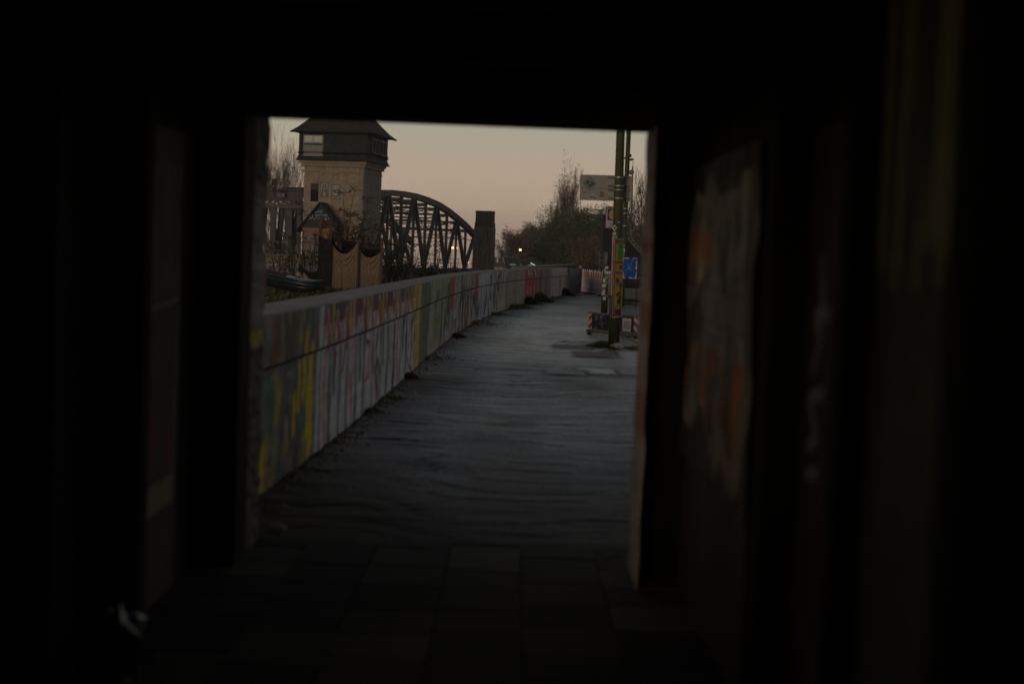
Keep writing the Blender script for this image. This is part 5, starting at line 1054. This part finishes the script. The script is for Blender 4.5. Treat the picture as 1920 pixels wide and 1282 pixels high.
q = at(1027, 489, 112); TL = thing('traffic_light', 'dark boxy traffic light standing above the far end of the wall', 'traffic light', (q.x, q.y, gz(112))); mb = MB(); mb.box(q, (.24, .22, .68)); mb.build('housing', M_BLK, TL, bevel=.02); mb = MB(); mb.tube([(q.x, q.y, gz(112)), (q.x, q.y, q.z - .33)], .06, 6); mb.build('pole', M_GREY, TL)
for z in (-.22, 0, .22): mb = MB(); mb.tube([q + Vector((0, -.13, z)), q + Vector((0, -.10, z))], .09, 10); mb.build('lens', M_BLK, TL)
def boat(name, label, Y, outline, glows, deckc):
    pts = [xz(x, y, Y) for x, y in outline]; o = thing(name, label, 'boat', (pts[0][0], Y, gz(Y))); mb = MB(); prism(mb, pts, Y, Y + 6); mb.build('hull', deckc, o)
    mb = MB(); (xa, za), (xb, zb3) = pts[0], pts[1]; mb.bar((xa, Y - .02, za + .03), (xb, Y - .02, zb3 + .03), .1, .06); mb.build('top_rail', M_GREY, o)
    for (x0, y0, x1, y1, th) in glows: a_, b_ = at(x0, y0, Y - .06), at(x1, y1, Y - .06); mb = MB(); mb.bar(a_, b_, .05, th); mb.build('lit_window', M_TEALL if th > .06 else M_LAMPW, o)
M_BOAT = M('dark boat paint', (.018, .022, .03), .5, ns=2, na=.25, bump=.1)
boat('moored_boat', 'dark slanting boat bow with teal lit windows right of the distant houses', 130, [(943.5, 481.5), (975, 484), (977, 512), (951, 512)], [(956, 496, 967, 496.3, .12), (957, 505, 966, 505.3, .10)], M_BOAT)
boat('moored_boat', 'dark rounded boat roof with a bright diagonal strip behind the canopy roof', 128, [(984, 486), (1004, 484.5), (1014, 490), (1021, 499), (1021, 510), (978, 510), (978, 490)], [(990, 498, 999, 498.2, .14), (995, 493, 1005.5, 499, .05)], M_BOAT)
for (x0, x1, ye, yr, Y, lb, nw) in ((905, 952, 499.5, 491, 300, 'cream house with a long grey roof and chimneys between the pylon and the boats', 6),):
    H_ = thing('distant_house', lb, 'house', (at(x0, ye, Y).x, Y, gz(Y))); xa, ze = xz(x0, ye, Y); xb, _ = xz(x1, ye, Y); zr = at(x0, yr, Y).z
    mb = MB(); mb.box(((xa+xb)/2, Y + 4, (ze + gz(Y))/2 - .5), (xb - xa, 8, ze - gz(Y) + 1)); mb.build('wall', M_HOUSE, H_); mb = MB(); mb.v = [(xa - .3, Y - .3, ze), (xb + .3, Y - .3, ze), (xb - 1, Y + 4, zr), (xa + 1, Y + 4, zr), (xa - .3, Y + 8.3, ze), (xb + .3, Y + 8.3, ze)]; mb.f = [(0, 1, 2, 3), (3, 2, 5, 4), (0, 3, 4), (1, 5, 2), (0, 4, 5, 1)]; rf_ = mb.build('roof', M_GROOF, H_)
    for x in (921.5, 927, 938.5): q = at(x, 490, Y + 4); mb = MB(); mb.box((q.x, Y + 4, zr + .3), (.9, .9, 1.6)); mb.build('chimney', M_GROOF, rf_)
    for i in range(nw):
        x = xz(921 + i*4.6, 503, Y)[0]; mb = MB(); mb.box((x, Y - .03, ze - .95), (.45, .05, .75)); mb.build('window', M_GLASS, H_)
# ------------------------------------------------------------------ trees
def tz(px, py, Y): return at(px, py, Y).z
TG = 'trees behind the far end of the wall'; C1 = [(.055, .035, .03), (.07, .045, .035), (.04, .03, .022), (.06, .045, .025)]; C2 = [(.03, .038, .018), (.045, .05, .022), (.025, .03, .018), (.06, .05, .025)]; C3 = [(.07, .075, .04), (.09, .085, .045), (.11, .095, .05)]; C4 = [(.062, .042, .026), (.052, .040, .025), (.04, .038, .024)]
for (px, ytop, Y, r, pal, label, tf, lsz, nl, sd) in [
    (968, 438, 210, 2.6, C1, 'leftmost brownish tree beside the lit orange lamp', .2, .24, 5200, 1), (992, 428, 215, 3.0, C1, 'purplish brown tree second from the left of the wood', .2, .24, 5200, 2), (1012, 436, 200, 2.5, C1, 'brown tree third from the left of the wood', .2, .24, 4600, 13),
    (1040, 436, 190, 3.4, C2, 'broad dark tree directly left of the tall poplar', .12, .24, 7500, 3), (1060, 425, 180, 3.6, C2, 'broad dark bushy tree in front of the tall poplar', .12, .24, 8500, 4), (1085, 402, 185, 3.6, C2, 'dark rounded tree right of the tall poplar', .12, .24, 9000, 5),
    (1112, 404, 175, 3.4, C2, 'dark greenish tree behind the wall lamp', .12, .24, 9000, 6), (1105, 455, 150, 2.6, C4, 'low russet tree behind the dark hoarding', .08, .2, 5200, 7), (1075, 462, 160, 3.0, C2, 'low dark shrubby tree in the middle of the wood', .05, .22, 6500, 8), (1028, 468, 165, 2.6, C2, 'low dark shrubby tree behind the traffic light', .05, .22, 5500, 9),
    (1150, 408, 165, 3.4, C2, 'dark tree behind the shop sign', .12, .22, 7000, 10), (1196, 430, 120, 2.6, C4, 'brownish tree behind the stair building', .12, .18, 5200, 11)]:
    random.seed(100 + sd); g_ = gz(Y); b_ = at(px, 500, Y); tree('broad_tree', label, (b_.x, Y, g_), (tz(px, ytop, Y) - g_)*1.02, r*1.25, [tuple(3.8*q for q in c) for c in pal], int(nl*2.3), lsz*.85, 3, .3, .8, 3, .16, group=TG, trunk_frac=tf, clumps=34)
random.seed(140); Y = 205; b_ = at(1060, 500, Y)
tree('poplar_tree', 'tall half bare poplar rising above the dark wood', (b_.x, Y, gz(Y)), tz(1066, 350, Y) - gz(Y), 2.5, C3, 16000, .12, 3, 1.0, .42, 3, .16, trunk_frac=.12, clumps=60)
b_ = at(1048, 500, 204); tree('poplar_tree', 'shorter half bare poplar leaning left of the tall one', (b_.x, 204, gz(204)), tz(1048, 388, 204) - gz(204), 2.2, C3, 10000, .12, 3, .9, .5, 3, .14, trunk_frac=.12, clumps=40)
for (px, yt, Y, sd, lb) in ((1197, 352, 84, 5, 'bare branching tree right of the camera mast'), (1216, 340, 86, 6, 'bare tree at the right edge of the opening')):
    random.seed(sd); b_ = at(px, 500, Y); tree('bare_tree', lb, (b_.x, Y, -.1), tz(px, yt, Y) + .1, 1.4, None, 0, .1, 3, .55, .7, 3, .05, group='bare trees at the right', trunk_frac=.2, barkmat=M_BARKP)
for (px, yt, Y, sd, lb) in ((500, 292, 165, 5, 'bare tree just inside the left edge of the opening'), (519, 300, 168, 6, 'bare tree above the railway signal'), (536, 297, 163, 7, 'bare tree above the bridge number plate'), (553, 304, 166, 8, 'bare tree touching the left side of the tower'), (485, 300, 170, 9, 'bare tree behind the left post')):
    random.seed(sd); b_ = at(px, 500, Y); tree('bare_tree', lb, (b_.x, Y, gz(Y)), tz(px, yt, Y) - gz(Y), 2.2, None, 0, .1, 3, .75, .55, 3, .085, group='bare trees behind the bridge portal', trunk_frac=.15, barkmat=M_BARKP)
# ------------------------------------------------------------------ evening haze
hz = MB(); hz.box((0, 770, 10), (1820, 1680, 62)); hm = bpy.data.materials.new('haze'); hm.use_nodes = True; ht = hm.node_tree; ht.nodes.clear()
ho = ht.nodes.new('ShaderNodeOutputMaterial'); hv = ht.nodes.new('ShaderNodeVolumePrincipled'); hv.inputs['Color'].default_value = (.93, .88, .84, 1); hv.inputs['Density'].default_value = .0005; hv.inputs['Anisotropy'].default_value = .2
ht.links.new(hv.outputs[0], ho.inputs['Volume']); tag(hz.build('haze', hm), 'thin evening haze over the far bank', 'haze', kind='stuff')
